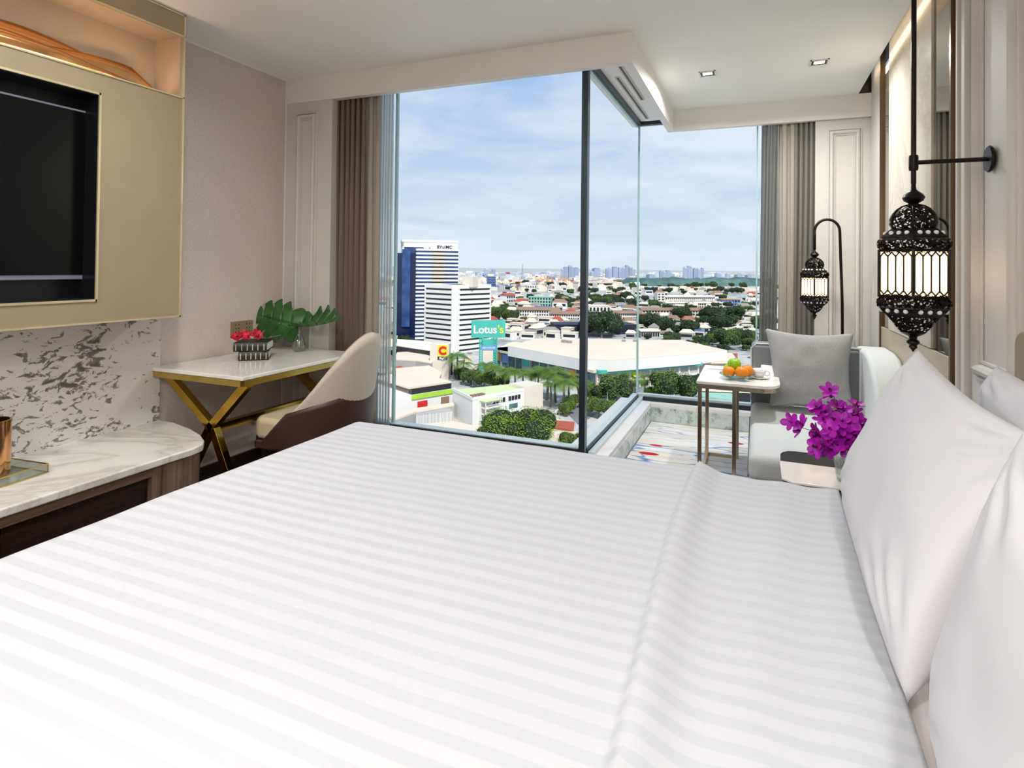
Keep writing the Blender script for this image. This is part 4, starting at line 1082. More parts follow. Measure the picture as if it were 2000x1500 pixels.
# podium of the block
roof_poly('podium', [(776, 664), (832, 668), (886, 680), (884, 690), (830, 684), (776, 676)], 12, M_cdark, M_cwhite, 'white terraced podium at the foot of the banded office block')
roof_poly('podium', [(790, 680), (830, 684), (862, 694), (858, 704), (826, 696), (790, 690)], 8, M_cdark, M_croofw, 'lower curved podium in front of the terraced one')
roof_poly('shop_block', [(882, 690), (915, 690), (918, 700), (884, 701)], 6, M_cwhite, M_cteal2, 'narrow white shop block beside the teal billboard leg')

# --- teal billboard on lattice legs
Dp = gp(943, 727); M, L = frame(gp(920, 727), gp(986, 726))
e = bld('billboard', M, L, 'large teal billboard with white and yellow lettering on two lattice legs', 'sign')
z1, z0 = hgt(953, 727, 626), hgt(953, 727, 660)
MB(M).box(0, L, 0, 1.2, z0, z1).build('sign_board', M_cteal, e)
zc_ = (z0+z1)/2-.5
sign_text('Lotus', 6.1, M_cwhite, 'sign_lettering', e, M, L*.40, -.1, zc_, .98, .16)
sign_text("'s", 6.1, M_cyel, 'sign_lettering', e, M, L*.86, -.1, zc_, .98, .16)
for xa in (.25, .66):
    g = MB(M); x0 = L*xa; wd = 1.9
    for dx in (0, wd):
        for dy in (0, 1.6): g.bar((x0+dx, dy, 0), (x0+dx, dy, z0), .5)
    n = 14
    for k in range(n):
        za, zb = z0*k/n, z0*(k+1)/n
        g.bar((x0, 0, za), (x0+wd, 0, zb), .35); g.bar((x0, 0, zb), (x0+wd, 0, zb), .35); g.bar((x0, 0, za), (x0, 1.6, zb), .3)
    g.build('lattice_leg', M_cteal, e)
za = hgt(953, 727, 678)
MB(M).box(L*.3, L*.72, .3, 1.3, za, z0-1).build('teal_panel', M_cteal, e)
MB(M).box(L*.28, L*.74, -.3, 1, hgt(953, 727, 684), hgt(953, 727, 676)).build('blue_panel', M_cbluesign, e)
MB(M).box(L*.34, L*.64, -.3, 1, hgt(953, 727, 706), hgt(953, 727, 685)).build('cream_panel', M_ccream, e)
sign_text('DECATHLON', 1.5, M_cwhite, 'blue_panel_lettering', e, M, L*.51, -.4, hgt(953, 727, 680), .8, .03)

# --- shopping mall
mall = empty('shopping_mall', (*gp(1180, 740), G), 'long low shopping mall with cream roof and teal fascia', 'building')
Lf, Vt, Rt = gp(966, 713), gp(1165, 764), gp(1362, 744)
def wallrow(A, B_, name, mw, z0, z1, dpt=6):
    M, L = frame(A, B_); return MB(M).box(0, L, 0, dpt, z0, z1).build(name, mw, mall), M, L
_, M, L = wallrow(Lf, Vt, 'green_glass_front', M_cglass, 0, 9)
MB(M).box(-1, L+.5, -2.5, 10, 9, 10.3).build('canopy', M_croofw, mall)
g = MB(M)
for k in range(13): g.box(L*k/12-.4, L*k/12+.4, -.5, .3, 0, 9)
g.build('front_pier', M_cgrey, mall)
MB(M).box(L*.02, L*.07, -.6, 0, 3.5, 8).build('orange_poster', M_cor, mall); MB(M).box(L*.10, L*.17, -.6, 0, 3.2, 8).build('blue_poster', M_cbluesign, mall)
MB(M).box(L*.33, L*.42, -1.2, 2, 2, 9).build('poster_tower', M_cgrey, mall); MB(M).box(L*.335, L*.41, -1.4, 0, 4, 8.3).build('teal_poster', M_cteal, mall)
MB(M).box(L*.74, L*.84, -.8, 2, 2.5, 8).build('poster_box', M_cgrey, mall); MB(M).box(L*.79, L*.835, -1, 0, 3, 7.6).build('orange_poster', M_cor, mall)
_, M, L = wallrow(Vt, Rt, 'parking_deck_wall', M_cgrey, 4.2, 8.6)
MB(M).box(-.5, L+1, -2.5, 3, 8.6, 10.3).build('teal_fascia', M_cteal2 if 0 else M_cteal, mall)
g = MB(M)
for k in range(11): g.box(L*k/10-.35, L*k/10+.35, -.8, .6, 0, 8.6)
g.box(0, L, -1.4, 0, 3.6, 4.4); g.build('white_pier', M_cwhite, mall)
MB(M).box(0, L, 1, 8, 0, 3.6).build('dark_car_park', M_cdark, mall)
MB(M).box(L*.33, L*.39, -.9, 0, 4.8, 8).build('yellow_poster', M_cyel, mall); MB(M).box(L*.05, L*.10, -.9, 0, 4.8, 8).build('orange_poster', M_cor, mall); MB(M).box(L*.18, L*.24, -.9, 0, 4.8, 8).build('blue_poster', M_cbluesign, mall)
MB(M).box(L*.55, L*.62, -.9, 0, 4.8, 8).build('grey_poster', M_cgrey, mall)
lower = [gp(x, y, 10.2) for x, y in ((966, 682), (1000, 668), (1430, 690), (1442, 705), (1362, 705), (1165, 722))]
POLY.append([tuple(p) for p in lower]); MB().prism([tuple(p) for p in lower], G+8.8, G+10.3).build('lower_roof', M_croofw, mall)
upp = [gp(x, y, 15) for x, y in ((992, 676), (1048, 661), (1330, 664), (1420, 684), (1355, 692), (1190, 704), (1138, 702))]
MB().prism([tuple(p) for p in upp], G+9.5, G+15).build('upper_wall', M_cwhite, mall)
g = MB(); cxx = sum(p.x for p in upp)/len(upp); cyy = sum(p.y for p in upp)/len(upp)
g.add([(p.x, p.y, G+15.05) for p in upp]+[(cxx, cyy+8, G+17.0)], [(i, (i+1) % len(upp), len(upp)) for i in range(len(upp))])
g.build('upper_roof', M_croofw, mall)
for x, y in ((1078, 697), (1088, 698), (1096, 699)):
    p = gp(x, y, 13); MB().box(p.x-1.2, p.x+1.2, p.y-1.5, p.y+1.0, G+12, G+13.4).build('roof_vent', M_cdark, mall)
for x, y in ((1100, 668), (1105, 669), (1113, 670), (1218, 668), (1240, 668)):
    p = gp(x, y, 16); MB().box(p.x-1, p.x+1, p.y-1, p.y+1, G+15, G+17.3).build('roof_vent', M_croofg, mall)

# --- foreground white building with pale green roof
e = roof_poly('low_white_building', [(884, 762), (923, 781.5), (1059, 756), (1038, 746)], 10.5, M_cwhite, M_cgreenroof, 'white low building with pale green flat roof and outside stair in front', rt_=.05)
Mf, Lf_ = frame(gp(923, 781.5, 10.5), gp(1059, 756, 10.5)); Ms, Ls = frame(gp(884, 762, 10.5), gp(923, 781.5, 10.5))
g = MB(Mf); g.box(-.1, Lf_, -.1, .5, 10.4, 11.4); g.M = Ms; g.box(0, Ls, -.1, .5, 10.4, 11.4); g.build('parapet', M_cwhite, e)
MB(Mf).box(Lf_*.72, Lf_+.2, -.3, 9, 0, 11.9).build('end_block', M_ccream, e)
g = MB(Mf)
for k in range(4): g.box(Lf_*(.27+.045*k), Lf_*(.27+.045*k)+Lf_*.035, -.15, .2, 7.6, 9.3)
for k in range(4): g.box(Lf_*(.49+.045*k), Lf_*(.49+.045*k)+Lf_*.035, -.15, .2, 7.6, 9.3)
g.box(Lf_*.34, Lf_*.42, -.15, .2, 1.2, 2.8); g.box(Lf_*.49, Lf_*.64, -.15, .2, 1.2, 3.0)
g.build('window', M_cdark, e)
MB(Mf).box(Lf_*.5, Lf_*.62, -.18, .2, 4.4, 6.2).build('teal_window', M_cglass, e)
g = MB(Mf)
for xx in (.10, .30):
    for yy in (-3.2, -.4): g.bar((Lf_*xx, yy, 0), (Lf_*xx, yy, 9.6), .28)
for k, z in enumerate((2.4, 4.8, 7.2, 9.4)): g.box(Lf_*.10, Lf_*.30, -3.3, -.3, z-.12, z+.12); g.bar((Lf_*.1, -3.2, z+1), (Lf_*.3, -3.2, z+1), .12)
for k in range(4): g.bar((Lf_*(.12 if k % 2 else .28), -1.8, k*2.4), (Lf_*(.28 if k % 2 else .12), -1.8, k*2.4+2.3), .3)
g.build('outside_stair', M_cwhite, e)
MB(Mf).box(Lf_*.09, Lf_*.32, -3.6, 0, 9.7, 9.95).build('stair_canopy', M_cgreenroof, e)
g = MB(Mf)
for k in range(4): g.box(Lf_*.05+k*1.6, Lf_*.05+k*1.6+1.2, 2, 4, 10.5, 11.6)
g.build('roof_plant', M_croofb, e)
# --- store with lime fascia at left
e = empty('supermarket', (*gp(840, 812), G), 'white supermarket hall with a lime green fascia and red sign at the left', 'building')
A, Bq = gp(803, 818), gp(884, 803)
M, L = frame(A, Bq); hh = hgt(803, 818, 772)
MB(M).box(-22, L, 0, 30, 0, hh).build('wall', M_cwhite, e)
MB(M).box(0, L, -.5, 0, hh-1.7, hh).build('lime_fascia', M_cgreen, e)
MB(M).box(.5, L*.98, .6, 3, hh, hh+2.2).build('dark_clerestory', M_cdark, e); MB(M).box(-.5, L, 1.2, 30, hh+2.2, hh+2.9).build('roof', M_croofw, e)
MB(M).box(L*.14, L*.37, -.3, 0, hh-7.2, hh-2.9).build('red_sign', M_cred, e)
sign_text('sale', 1.8, M_cwhite, 'red_sign_mark', e, M, L*.255, -.4, hh-6.0, 1)
MB(M).box(L*.70, L*.90, -.3, 0, hh-6.8, hh-2.7).build('bronze_sign', M_croofb, e)
roof_poly('annex_roof', [(760, 815), (812, 800), (884, 789), (886, 793), (814, 806), (770, 822)], 5.5, M_cgrey, M_croofw, 'long narrow white canopy roof below the red sign')
e = empty('corrugated_annex', (*gp(845, 835), G), 'grey corrugated metal annex under the white canopy', 'building')
M, L = frame(gp(812, 838), gp(884, 828)); MB(M).box(0, L, 0, 6, 0, 5.0).build('wall', M_cgrey, e)
g = MB(M)
for k in range(26): g.box(L*k/26, L*k/26+.25, -.12, 0, .5, 4.8)
g.build('rib', M_cwhite, e)
roof_poly('low_roof', [(760, 838), (884, 826), (960, 842), (940, 865), (760, 850)], 3, M_cgrey, M_croofw, 'plain cream low roof at the foot of the white building')
roof_poly('low_roof', [(1000, 832), (1060, 818), (1095, 822), (1092, 838), (1030, 846)], 3, M_cgrey, M_croofw, 'cream sheet roof beside the red tiled one')
roof_poly('red_roofed_shed', [(1072, 836), (1086, 824), (1122, 827), (1120, 843)], 3.5, M_ccream, M_croofr, 'small shed with rusty red roof just left of the window post')
roof_poly('low_roof', [(1050, 845), (1132, 846), (1136, 866), (1070, 862)], 3, M_cgrey, M_croofw, 'pale roof strip below the red shed')
# --- cream pylon with round red letter sign
M, L = frame(gp(839, 741), gp(876, 742)); hp = hgt(858, 741, 672)
e = bld('sign_pylon', M, L, 'cream pylon building with a yellow sign carrying a red letter C', 'sign')
MB(M).box(0, L, 0, 6, 0, hp).build('pylon', M_ccream, e)
MB(M).box(L*.42, L*.93, -.4, 0, hp-6.6, hp-.4).build('yellow_board', M_cyel, e); MB(M).box(L*.42, L*.93, -.42, 0, hp-8.0, hp-6.4).build('navy_board', M_cnavy, e)
sign_text('C', 5.6, M_cred, 'red_letter', e, M, L*.67, -.5, hp-3.5, 1, .35); sign_text('BigC', 1.5, M_cwhite, 'white_lettering', e, M, L*.675, -.5, hp-7.3, 1.2, .04)
roof_poly('hall', [(776, 690), (812, 688), (848, 700), (843, 711), (812, 706), (770, 704)], 9, M_cgrey, M_croofw, 'flat cream roofed hall left of the yellow sign pylon')
roof_poly('hall', [(770, 722), (838, 716), (862, 730), (856, 745), (806, 752), (770, 748)], 8.5, M_ccream, M_croofw, 'wide pale roof with plant behind the lime fascia')
for i, (pts, h_, mw, mr, lb) in enumerate([
    ([(886, 712), (905, 710), (935, 716), (930, 722), (890, 722)], 5, M_cdark, M_croofw, 'white parking roof left of the billboard leg'),
    ([(907, 690), (922, 690), (924, 700), (908, 700)], 8, M_ccream, M_ccream, 'cream narrow block left of the billboard'),
]): roof_poly('shop_roof', pts, h_, mw, mr, lb)
# --- buildings in the middle distance
def longblock(name, p0, p1, y_top, dep, mw, mr, label, storeys=3, bays=14, pitched=True):
    M, L = frame(gp(*p0), gp(*p1)); H_ = hgt(p0[0], p0[1], y_top)
    e = bld(name, M, L, label, 'building')
    MB(M).box(0, L, 0, dep, 0, H_).build('wall', mw, e)
    g = MB(M)
    for s_ in range(storeys):
        for k in range(bays):
            g.box(L*(k+.22)/bays, L*(k+.78)/bays, -.4, .2, H_*(s_+.25)/storeys, H_*(s_+.8)/storeys)
    g.build('window', M_cdark, e)
    g = MB(M); r_ = H_*.28 if pitched else .6
    if pitched: g.add([(-1, -1.5, H_), (L+1, -1.5, H_), (L+1, dep+1.5, H_), (-1, dep+1.5, H_), (-1, dep/2, H_+r_), (L+1, dep/2, H_+r_)], [(0, 1, 5, 4), (3, 2, 5, 4), (0, 4, 3), (1, 5, 2), (0, 1, 2, 3)])
    else: g.box(-.5, L+.5, -.5, dep+.5, H_, H_+r_)
    g.build('roof', mr, e); return e
longblock('school_block', (1010, 624), (1076, 625), 605, 16, M_cwhite, M_croofb, 'left one of the long white arcaded blocks with tiled roofs')
longblock('school_block', (1074, 630), (1136, 631), 613, 16, M_cwhite, M_croofb, 'long white arcaded block just left of the window post')
longblock('school_block', (1196, 630), (1252, 630), 612, 16, M_cwhite, M_croofb, 'long white arcaded block left of the bay glass corner')
longblock('school_block', (1255, 622), (1425, 622), 606, 18, M_ccream, M_croofb, 'longest cream block with brown roof behind the bay trees', bays=30)
longblock('white_slab_building', (1150, 622), (1192, 622), 598, 20, M_cwhite, M_croofw, 'plain white slab building right of the window post', 2, 6, False)
longblock('teal_building', (1032, 598), (1076, 599), 580, 22, M_cteal2, M_cteal2, 'pale teal building among the trees', 3, 8, False)
longblock('teal_building', (1014, 597), (1034, 597), 584, 22, M_cteal2, M_cteal2, 'smaller green building left of the pale teal one', 3, 4, False)
longblock('red_gabled_building', (989, 592), (1006, 591), 577, 14, M_cwhite, M_croofr, 'small white building with dark red side among the trees', 2, 4)
longblock('navy_hall', (1084, 653), (1136, 653), 635, 25, M_cnavy, M_cnavy, 'dark navy walled hall left of the window post', 1, 1, False)
longblock('navy_hall', (1205, 653), (1246, 652), 636, 25, M_cnavy, M_cnavy, 'dark navy walled hall left of the bay glass corner', 1, 1, False)
longblock('white_cottage', (1360, 655), (1386, 655), 640, 14, M_cwhite, M_croofw, 'white gabled shed between the bay trees', 1, 2)
longblock('container_shed', (1252, 660), (1288, 660), 647, 14, M_cgrey, M_croofw, 'grey open shed with pale curved roof beside the glass corner', 1, 8)
longblock('tall_white_building', (1284, 592), (1298, 592), 573, 12, M_cwhite, M_cwhite, 'narrow white building right of the glass corner', 4, 2, False)
longblock('terrace_houses', (1300, 592), (1394, 592), 580, 14, M_cwhite, M_croofw, 'long row of white terrace houses in the bay view', 2, 24)
longblock('terrace_houses', (1302, 602), (1410, 602), 592, 14, M_ccream, M_croofw, 'nearer row of cream terrace houses in the bay view', 2, 24)
longblock('blue_building', (1410, 598), (1446, 598), 585, 16, M_croofblue, M_cor, 'blue building with orange roof at the right of the view', 2, 6, False)
longblock('warehouse', (1252, 566), (1476, 568), 561, 60, M_croofw, M_croofw, 'very long pale warehouse roof below the dark woodland', 1, 1, False)
longblock('warehouse', (1130, 561), (1215, 561), 551, 60, M_croofw, M_croofw, 'white port warehouse right of the window post', 1, 1, False)
longblock('warehouse', (968, 566), (1050, 566), 560, 60, M_cgrey, M_croofblue, 'grey blue warehouse among distant roofs', 1, 1, False)
longblock('white_gate_building', (1030, 568), (1048, 568), 558, 20, M_cwhite, M_cwhite, 'small bright white building below the left orange cranes', 2, 4, False)
e = roof_poly('terracotta_roofed_house', [(1356, 704), (1372, 694), (1440, 692), (1440, 700), (1400, 706)], 9, M_ccream, M_croofr, 'terracotta tiled house at the right end of the mall')
for q0, q1 in (((1374, 697), (1397, 697)), ((1401, 697), (1420, 697))):
    M, L = frame(gp(*q0, 9), gp(*q1, 9)); MB(M).add([(0, 0, 9.5), (L, 0, 9.5), (L, 8, 9.5), (0, 8, 9.5), (L*.2, 4, 13), (L*.8, 4, 13)], [(0, 1, 5, 4), (3, 2, 5, 4), (0, 4, 3), (1, 5, 2)]).build('tiled_hip', M_croofr, e)
roof_poly('mint_canopy', [(1370, 766), (1440, 770), (1440, 785), (1372, 776)], 5, M_cgrey, M_cteal2, 'mint green canopy roof below the side table top')
roof_poly('low_roof', [(1370, 752), (1466, 758), (1466, 768), (1372, 764)], 6, M_cdark, M_croofw, 'cream low roof behind the side table legs')
for i, (x0, x1, y0, c) in enumerate([(1155, 1180, 768, M_cor), (1194, 1214, 764, M_cor)]):
    M, L = frame(gp(x0, y0), gp(x1, y0)); e = bld('orange_awning', M, L, ['orange street awning nearer the window post', 'orange street awning nearer the glass corner'][i], 'awning')
    MB(M).box(0, L, 0, 4, 2.4, 3.4).build('canopy', c, e)
    g = MB(M)
    for a in (0, L): g.bar((a, 0, 0), (a, 0, 2.4), .2)
    g.build('support', M_cgrey, e)
g = MB(); A0 = [gp(x, y) for x, y in ((1100, 800), (1250, 745), (1262, 752), (1130, 830))]; g.add([(p.x, p.y, G+.1) for p in A0], [(0, 1, 2, 3)]); struct(g.build('floor', M_road))
# street lamp posts near the road
for i, (x, y) in enumerate(((1186, 795), (1202, 790))):
    p = gp(x, y); e = empty('street_lamp', (p.x, p.y, G), ['white street lamp nearer the window post', 'white street lamp nearer the glass corner'][i], 'street lamp')
    MB().tube([(p.x, p.y, G), (p.x, p.y, G+9), (p.x-.5, p.y, G+9.8), (p.x-2, p.y, G+10)], .13, 6).build('post', M_cwhite, e)
    MB().box(p.x-2.6, p.x-1.6, p.y-.2, p.y+.2, G+9.9, G+10.1).build('lamp_head', M_cgrey, e)

# --- trees : three crown meshes shared by every copy
def tree_proto(seed, m_, R=1.0, n=1500, flat=.72, leaf=.11):
    random.seed(seed); cl = []
    for k in range(16):
        a = random.random()*2*pi; r = .62*sqrt(random.random()); z = random.uniform(.05, .75)*flat
        cl.append((Vector((r*cos(a), r*sin(a), .45+z)), random.uniform(.26, .42)))
    root = empty('tree', (0, 0, 0))
    g = MB()
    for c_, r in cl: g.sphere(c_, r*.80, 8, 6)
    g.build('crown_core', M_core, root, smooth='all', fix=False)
    g = MB()
    for i in range(n):
        c_, r = random.choice(cl)
        d = Vector((random.gauss(0, 1), random.gauss(0, 1), random.gauss(.35, 1))).normalized(); p = c_+d*r*random.uniform(.82, 1.05)
        q = (d+Vector((random.gauss(0, .5), random.gauss(0, .5), random.gauss(0.3, .5)))).normalized(); a = q.orthogonal().normalized(); a = Matrix.Rotation(random.random()*6, 3, q) @ a; b_ = q.cross(a); s_ = leaf*random.uniform(.6, 1.2)
        g.add([p-a*s_*.5, p+b_*s_*.28+q*s_*.1, p+a*s_*.5, p-b_*s_*.28+q*s_*.1], [(0, 1, 2, 3)])
    g.build('foliage', m_, root, fix=False)
    MB().tube([(0, 0, 0), (.02, 0, .3), (0, .02, .7)], [.05, .04, .02], 7).build('trunk', M_bark, root)
    return root
T1 = tree_proto(1, M_tree1, n=4000, leaf=.065); T2 = tree_proto(2, M_tree2, n=9000, leaf=.042); T3 = tree_proto(3, M_tree3, n=900, leaf=.15)
used_proto = set()
def place(proto, x, y, s_, label, group=None, zs=1.0, z=None):
    if id(proto) in used_proto: o = copy_tree(proto)
    else: o = proto; used_proto.add(id(proto))
    o.location = (x, y, G if z is None else z); o.scale = (s_, s_, s_*zs); o.rotation_euler = (0, 0, random.random()*6.28)
    tag(o, label, 'tree'); 
    if group: o['group'] = group
    elif 'group' in o: del o['group']
    return o
def pt(px, pb): return gp(px, pb)
random.seed(21)
near = [  # px centre, ground row, width px, crown top px
    (T2, 1012, 880, 150, 'broad bright green tree canopy at the foot of the near window'),
    (T2, 960, 872, 60, 'bright green treetop left end of the near canopy'),
    (T2, 1122, 885, 62, 'yellow green treetop beside the window post base'),
    (T1, 1205, 790, 84, 'large round dark green tree behind the window post'),
    (T1, 1150, 790, 60, 'round green tree hidden partly by the window post'),
    (T2, 1120, 800, 44, 'bright small tree left of the window post'),
    (T2, 1110, 812, 40, 'bright green bush below the palms'),
    (T2, 1170, 818, 60, 'bright green tree at the road side right of the post'),
    (T2, 1205, 812, 40, 'light green roadside tree by the corner glass'),
    (T1, 1310, 792, 96, 'wide green tree behind the bay sill'),
    (T2, 1280, 785, 44, 'bright green bush beside the bay glass corner'),
    (T1, 1345, 785, 50, 'green tree behind the side table leg'),
    (T3, 1345, 760, 36, 'dark tree at the right end of the car park'),
    (T3, 1366, 752, 30, 'dark tree below the terracotta house'),
    (T1, 920, 752, 46, 'green tree below the billboard'),
    (T2, 945, 758, 50, 'yellow green tree under the billboard legs'),
    (T2, 975, 760, 44, 'mid green tree right of the billboard leg'),
    (T1, 900, 742, 36, 'green tree left of the billboard leg'),
    (T2, 783, 690, 34, 'yellow green tree below the navy tower'),
    (T3, 1175, 660, 78, 'tall dark tree in front of the white slab building'),
    (T3, 1195, 655, 60, 'dark tree right of the tall dark one'),
    (T3, 1148, 655, 40, 'dark tree beside the window post in the middle distance'),
    (T3, 1268, 645, 50, 'dark tree just right of the bay glass corner'),
    (T3, 1292, 650, 46, 'dark green tree behind the open shed'),
    (T3, 1345, 655, 44, 'rounded dark tree left of the white gabled shed'),
    (T3, 1412, 650, 56, 'big dark tree right of the white gabled shed'),
    (T1, 1418, 682, 60, 'olive green tree above the terracotta house'),
    (T1, 1365, 674, 28, 'small green tree behind the mall roof'),
    (T3, 1445, 672, 44, 'dark tree beside the bay curtain edge'),
    (T3, 1334, 630, 44, 'dark tree before the longest cream block'),
    (T3, 1390, 632, 50, 'dark tree before the cream block further right'),
    (T3, 1440, 628, 46, 'dark tree at the right edge of the bay view'),
    (T1, 1000, 632, 40, 'light green tree left of the school block'),
    (T1, 975, 628, 44, 'yellow green tree beside the banded office block'),
    (T1, 1490, 650, 50, 'tree seen through the bay sheer'),
]
for pr, px, pb, wd, lb in near:
    p = pt(px, pb); d = (Vector((p.x, p.y, G))-CAM).dot(fw); s_ = wd/FPX*d/1.75
    place(pr, p.x, p.y, s_, lb, zs=.8 if wd > 100 else .95); OCC.append((p.x, p.y, s_*.7))
# palms
def palm_proto():
    random.seed(9); root = empty('palm_tree', (0, 0, 0))
    MB().tube([(0, 0, 0), (.02, .01, .35), (0, 0, .72)], [.03, .024, .02], 7).build('trunk', M_bark, root)
    for k in range(16):
        a = 2*pi*k/16+random.uniform(-.2, .2); el = random.uniform(-.1, .9); g = MB(); pts = []
        for i in range(9):
            t = i/8; r = .42*t*cos(el*.7); z = .73+.42*(t*sin(el)-.9*t*t*(.6+.3*el)+.1*t); pts.append(Vector((r*cos(a), r*sin(a), z)))
        sd = Vector((-sin(a), cos(a), 0))
        for i in range(8):
            for s_ in (-1, 1):
                for j in range(2):
                    p0 = pts[i].lerp(pts[i+1], j*.5); p1 = pts[i].lerp(pts[i+1], j*.5+.32); l_ = .13*sin(pi*min(1, (i+.8)/9))+.02
                    tip = p1+sd*s_*l_+Vector((0, 0, -.5*l_))+(pts[i+1]-pts[i])*1.0
                    g.add([p0, p1, tip], [(0, 1, 2)])
        g.build('frond', M_tree1, root, fix=False)
    return root
PP = palm_proto(); pf = True
palms = [(893, 742, 62), (905, 746, 48), (962, 762, 58), (985, 768, 60), (1005, 772, 62), (1020, 770, 58), (1038, 776, 62), (1052, 772, 56), (1068, 782, 78), (1085, 786, 74), (1100, 800, 72), (1075, 796, 60), (1112, 786, 64), (948, 750, 50), (1222, 772, 52), (1258, 776, 54), (1240, 782, 48), (1128, 792, 60)]
wh = ['palm at the far left beside the sign pylon', 'palm right of the sign pylon', 'palm under the right billboard leg', 'palm right of the billboard leg', 'palm in front of the blue poster', 'palm in front of the green glass front', 'palm below the teal poster', 'palm right of the teal poster', 'tall palm above the near white roof end', 'tall palm right of the near white building', 'lowest palm beside the window post', 'palm close behind the near white roof corner', 'palm against the poster box', 'palm between the billboard legs', 'palm in front of the car park deck', 'palm right of the bay glass corner', 'palm at the bay glass corner', 'palm half behind the window post']
for (px, pb, hp_), lb in zip(palms, wh):
    p = pt(px, pb); d = (Vector((p.x, p.y, G))-CAM).dot(fw); s_ = hp_/FPX*d/.95
    o = PP if pf else copy_tree(PP); pf = False
    o.location = (p.x, p.y, G); o.scale = (s_*1.15, s_*1.15, s_); o.rotation_euler = (0, 0, random.random()*6); tag(o, lb, 'palm tree', 'palms along the mall street')

# --- small houses and roofs: shared prototypes, scattered over the districts
def house_proto(mw, mr, hip):
    root = empty('house', (0, 0, 0))
    MB().box(-.5, .5, -.5, .5, 0, .5).build('wall', mw, root)
    g = MB()
    if hip: g.add([(-.55, -.55, .5), (.55, -.55, .5), (.55, .55, .5), (-.55, .55, .5), (-.3, 0, .75), (.3, 0, .75)], [(0, 1, 5, 4), (2, 3, 4, 5), (0, 4, 3), (1, 2, 5), (3, 2, 1, 0)])
    else: g.box(-.53, .53, -.53, .53, .5, .56)
    g.build('roof', mr, root)
    MB().box(-.42, .42, -.515, -.48, .17, .38).build('window', M_cdark, root)
    return root
protos = [(house_proto(M_cwhite, M_croofw, 0), 'white flat roofed building in the low rise district', 'white flat roofed buildings'),
          (house_proto(M_ccream, M_croofg, 1), 'cream house with grey hipped roof in the low rise district', 'cream houses with grey roofs'),
          (house_proto(M_cwhite, M_croofb, 1), 'white house with brown roof in the low rise district', 'white houses with brown roofs'),
          (house_proto(M_ccream, M_croofr, 1), 'cream house with red tiled roof in the low rise district', 'cream houses with red roofs'),
          (house_proto(M_cgrey, M_croofw, 1), 'grey walled building with pale roof in the low rise district', 'grey buildings with pale roofs'),
          (house_proto(M_cwhite, M_croofblue, 0), 'white building with blue roof in the low rise district', 'white buildings with blue roofs')]
wts = [.34, .16, .14, .08, .24, .04]
first = {}
def scatter(n, x0, x1, y0, y1, wpx, hm, avoid=()):
    k = 0; tries = 0
    while k < n and tries < n*40:
        tries += 1
        px = random.uniform(x0, x1); pb = y0+(y1-y0)*random.random()
        if any(a[0] < px < a[1] and a[2] < pb < a[3] for a in avoid): continue
        i = random.choices(range(6), wts)[0]; pr, lb, gq = protos[i]
        p = gp(px, pb); d = (Vector((p.x, p.y, G))-CAM).dot(fw)
        w_ = wpx*random.uniform(.6, 1.6)/FPX*d; w_ = max(8, min(w_, 60)); hh = hm*random.uniform(.6, 1.5)
        if not isfree(p.x, p.y, w_*.62): continue
        OCC.append((p.x, p.y, w_*.62))
        o = copy_tree(pr) if i in first else pr; first[i] = 1
        o.location = (p.x, p.y, G); o.scale = (w_, max(8, w_*random.uniform(.4, .7)), hh*1.7); o.rotation_euler = (0, 0, random.choice((.1, .35, -.15, 1.4))+random.uniform(-.1, .1))
        tag(o, lb, 'house', gq); k += 1
random.seed(33)
AV = [(770, 960, 560, 700)]
scatter(62, 958, 1130, 626, 664, 22, 6)
scatter(24, 1140, 1250, 636, 662, 18, 6)
scatter(36, 1252, 1470, 628, 662, 24, 6)
scatter(10, 772, 838, 700, 745, 24, 7)
scatter(10, 745, 775, 560, 760, 18, 9)
scatter(6, 1470, 1500, 560, 680, 18, 8)
scatter(90, 960, 1480, 592, 632, 18, 7)
scatter(62, 955, 1480, 568, 594, 12, 8)
# the rest of the far roofs, too many and too small to count
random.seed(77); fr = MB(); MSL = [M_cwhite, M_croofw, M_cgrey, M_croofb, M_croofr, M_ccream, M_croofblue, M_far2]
for k in range(1500):
    px = random.uniform(740, 1500); pb = 534+36*random.random()**1.1
    if (px < 960 and pb > 556) or (px > 1246 and 541 < pb < 567): continue
    p = gp(px, pb); d = (Vector((p.x, p.y, G))-CAM).dot(fw); w_ = random.uniform(5, 13)/FPX*d; w_ = min(w_, 55)
    if not isfree(p.x, p.y, w_*.6): continue
    fr.cur = random.choices(range(8), (.3, .3, .15, .08, .04, .08, .03, 0) if pb > 547 else (.16, .08, .16, 0, .01, .02, .02, .5))[0]  # the farthest roofs mostly take the haze-tinted colour
    an = random.uniform(-.3, .4); fr.M = Matrix.Translation((p.x, p.y, G)) @ Matrix.Rotation(an, 4, 'Z'); hh = random.uniform(5, 14)*(1.0 if pb > 550 else 1.5)
    fr.box(-w_/2, w_/2, -w_*.3, w_*.3, 0, hh)
for k in range(700):
    sd = random.random() < .6; px = random.uniform(1492, 1950) if sd else random.uniform(420, 742); pb = 541+200*random.random()**1.6
    p = gp(px, pb); d = (Vector((p.x, p.y, G))-CAM).dot(fw); w_ = random.uniform(9, 22)/FPX*d; w_ = max(10, min(w_, 55))
    if not isfree(p.x, p.y, w_*.6): continue
    OCC.append((p.x, p.y, w_*.5))
    fr.cur = random.choices(range(7), (.3, .28, .15, .08, .05, .1, .04))[0]
    fr.M = Matrix.Translation((p.x, p.y, G)) @ Matrix.Rotation(random.uniform(-.3, .4), 4, 'Z'); fr.box(-w_/2, w_/2, -w_*.35, w_*.35, 0, random.uniform(5, 13))
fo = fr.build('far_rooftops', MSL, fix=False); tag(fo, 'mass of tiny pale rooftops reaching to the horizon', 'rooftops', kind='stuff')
random.seed(5)
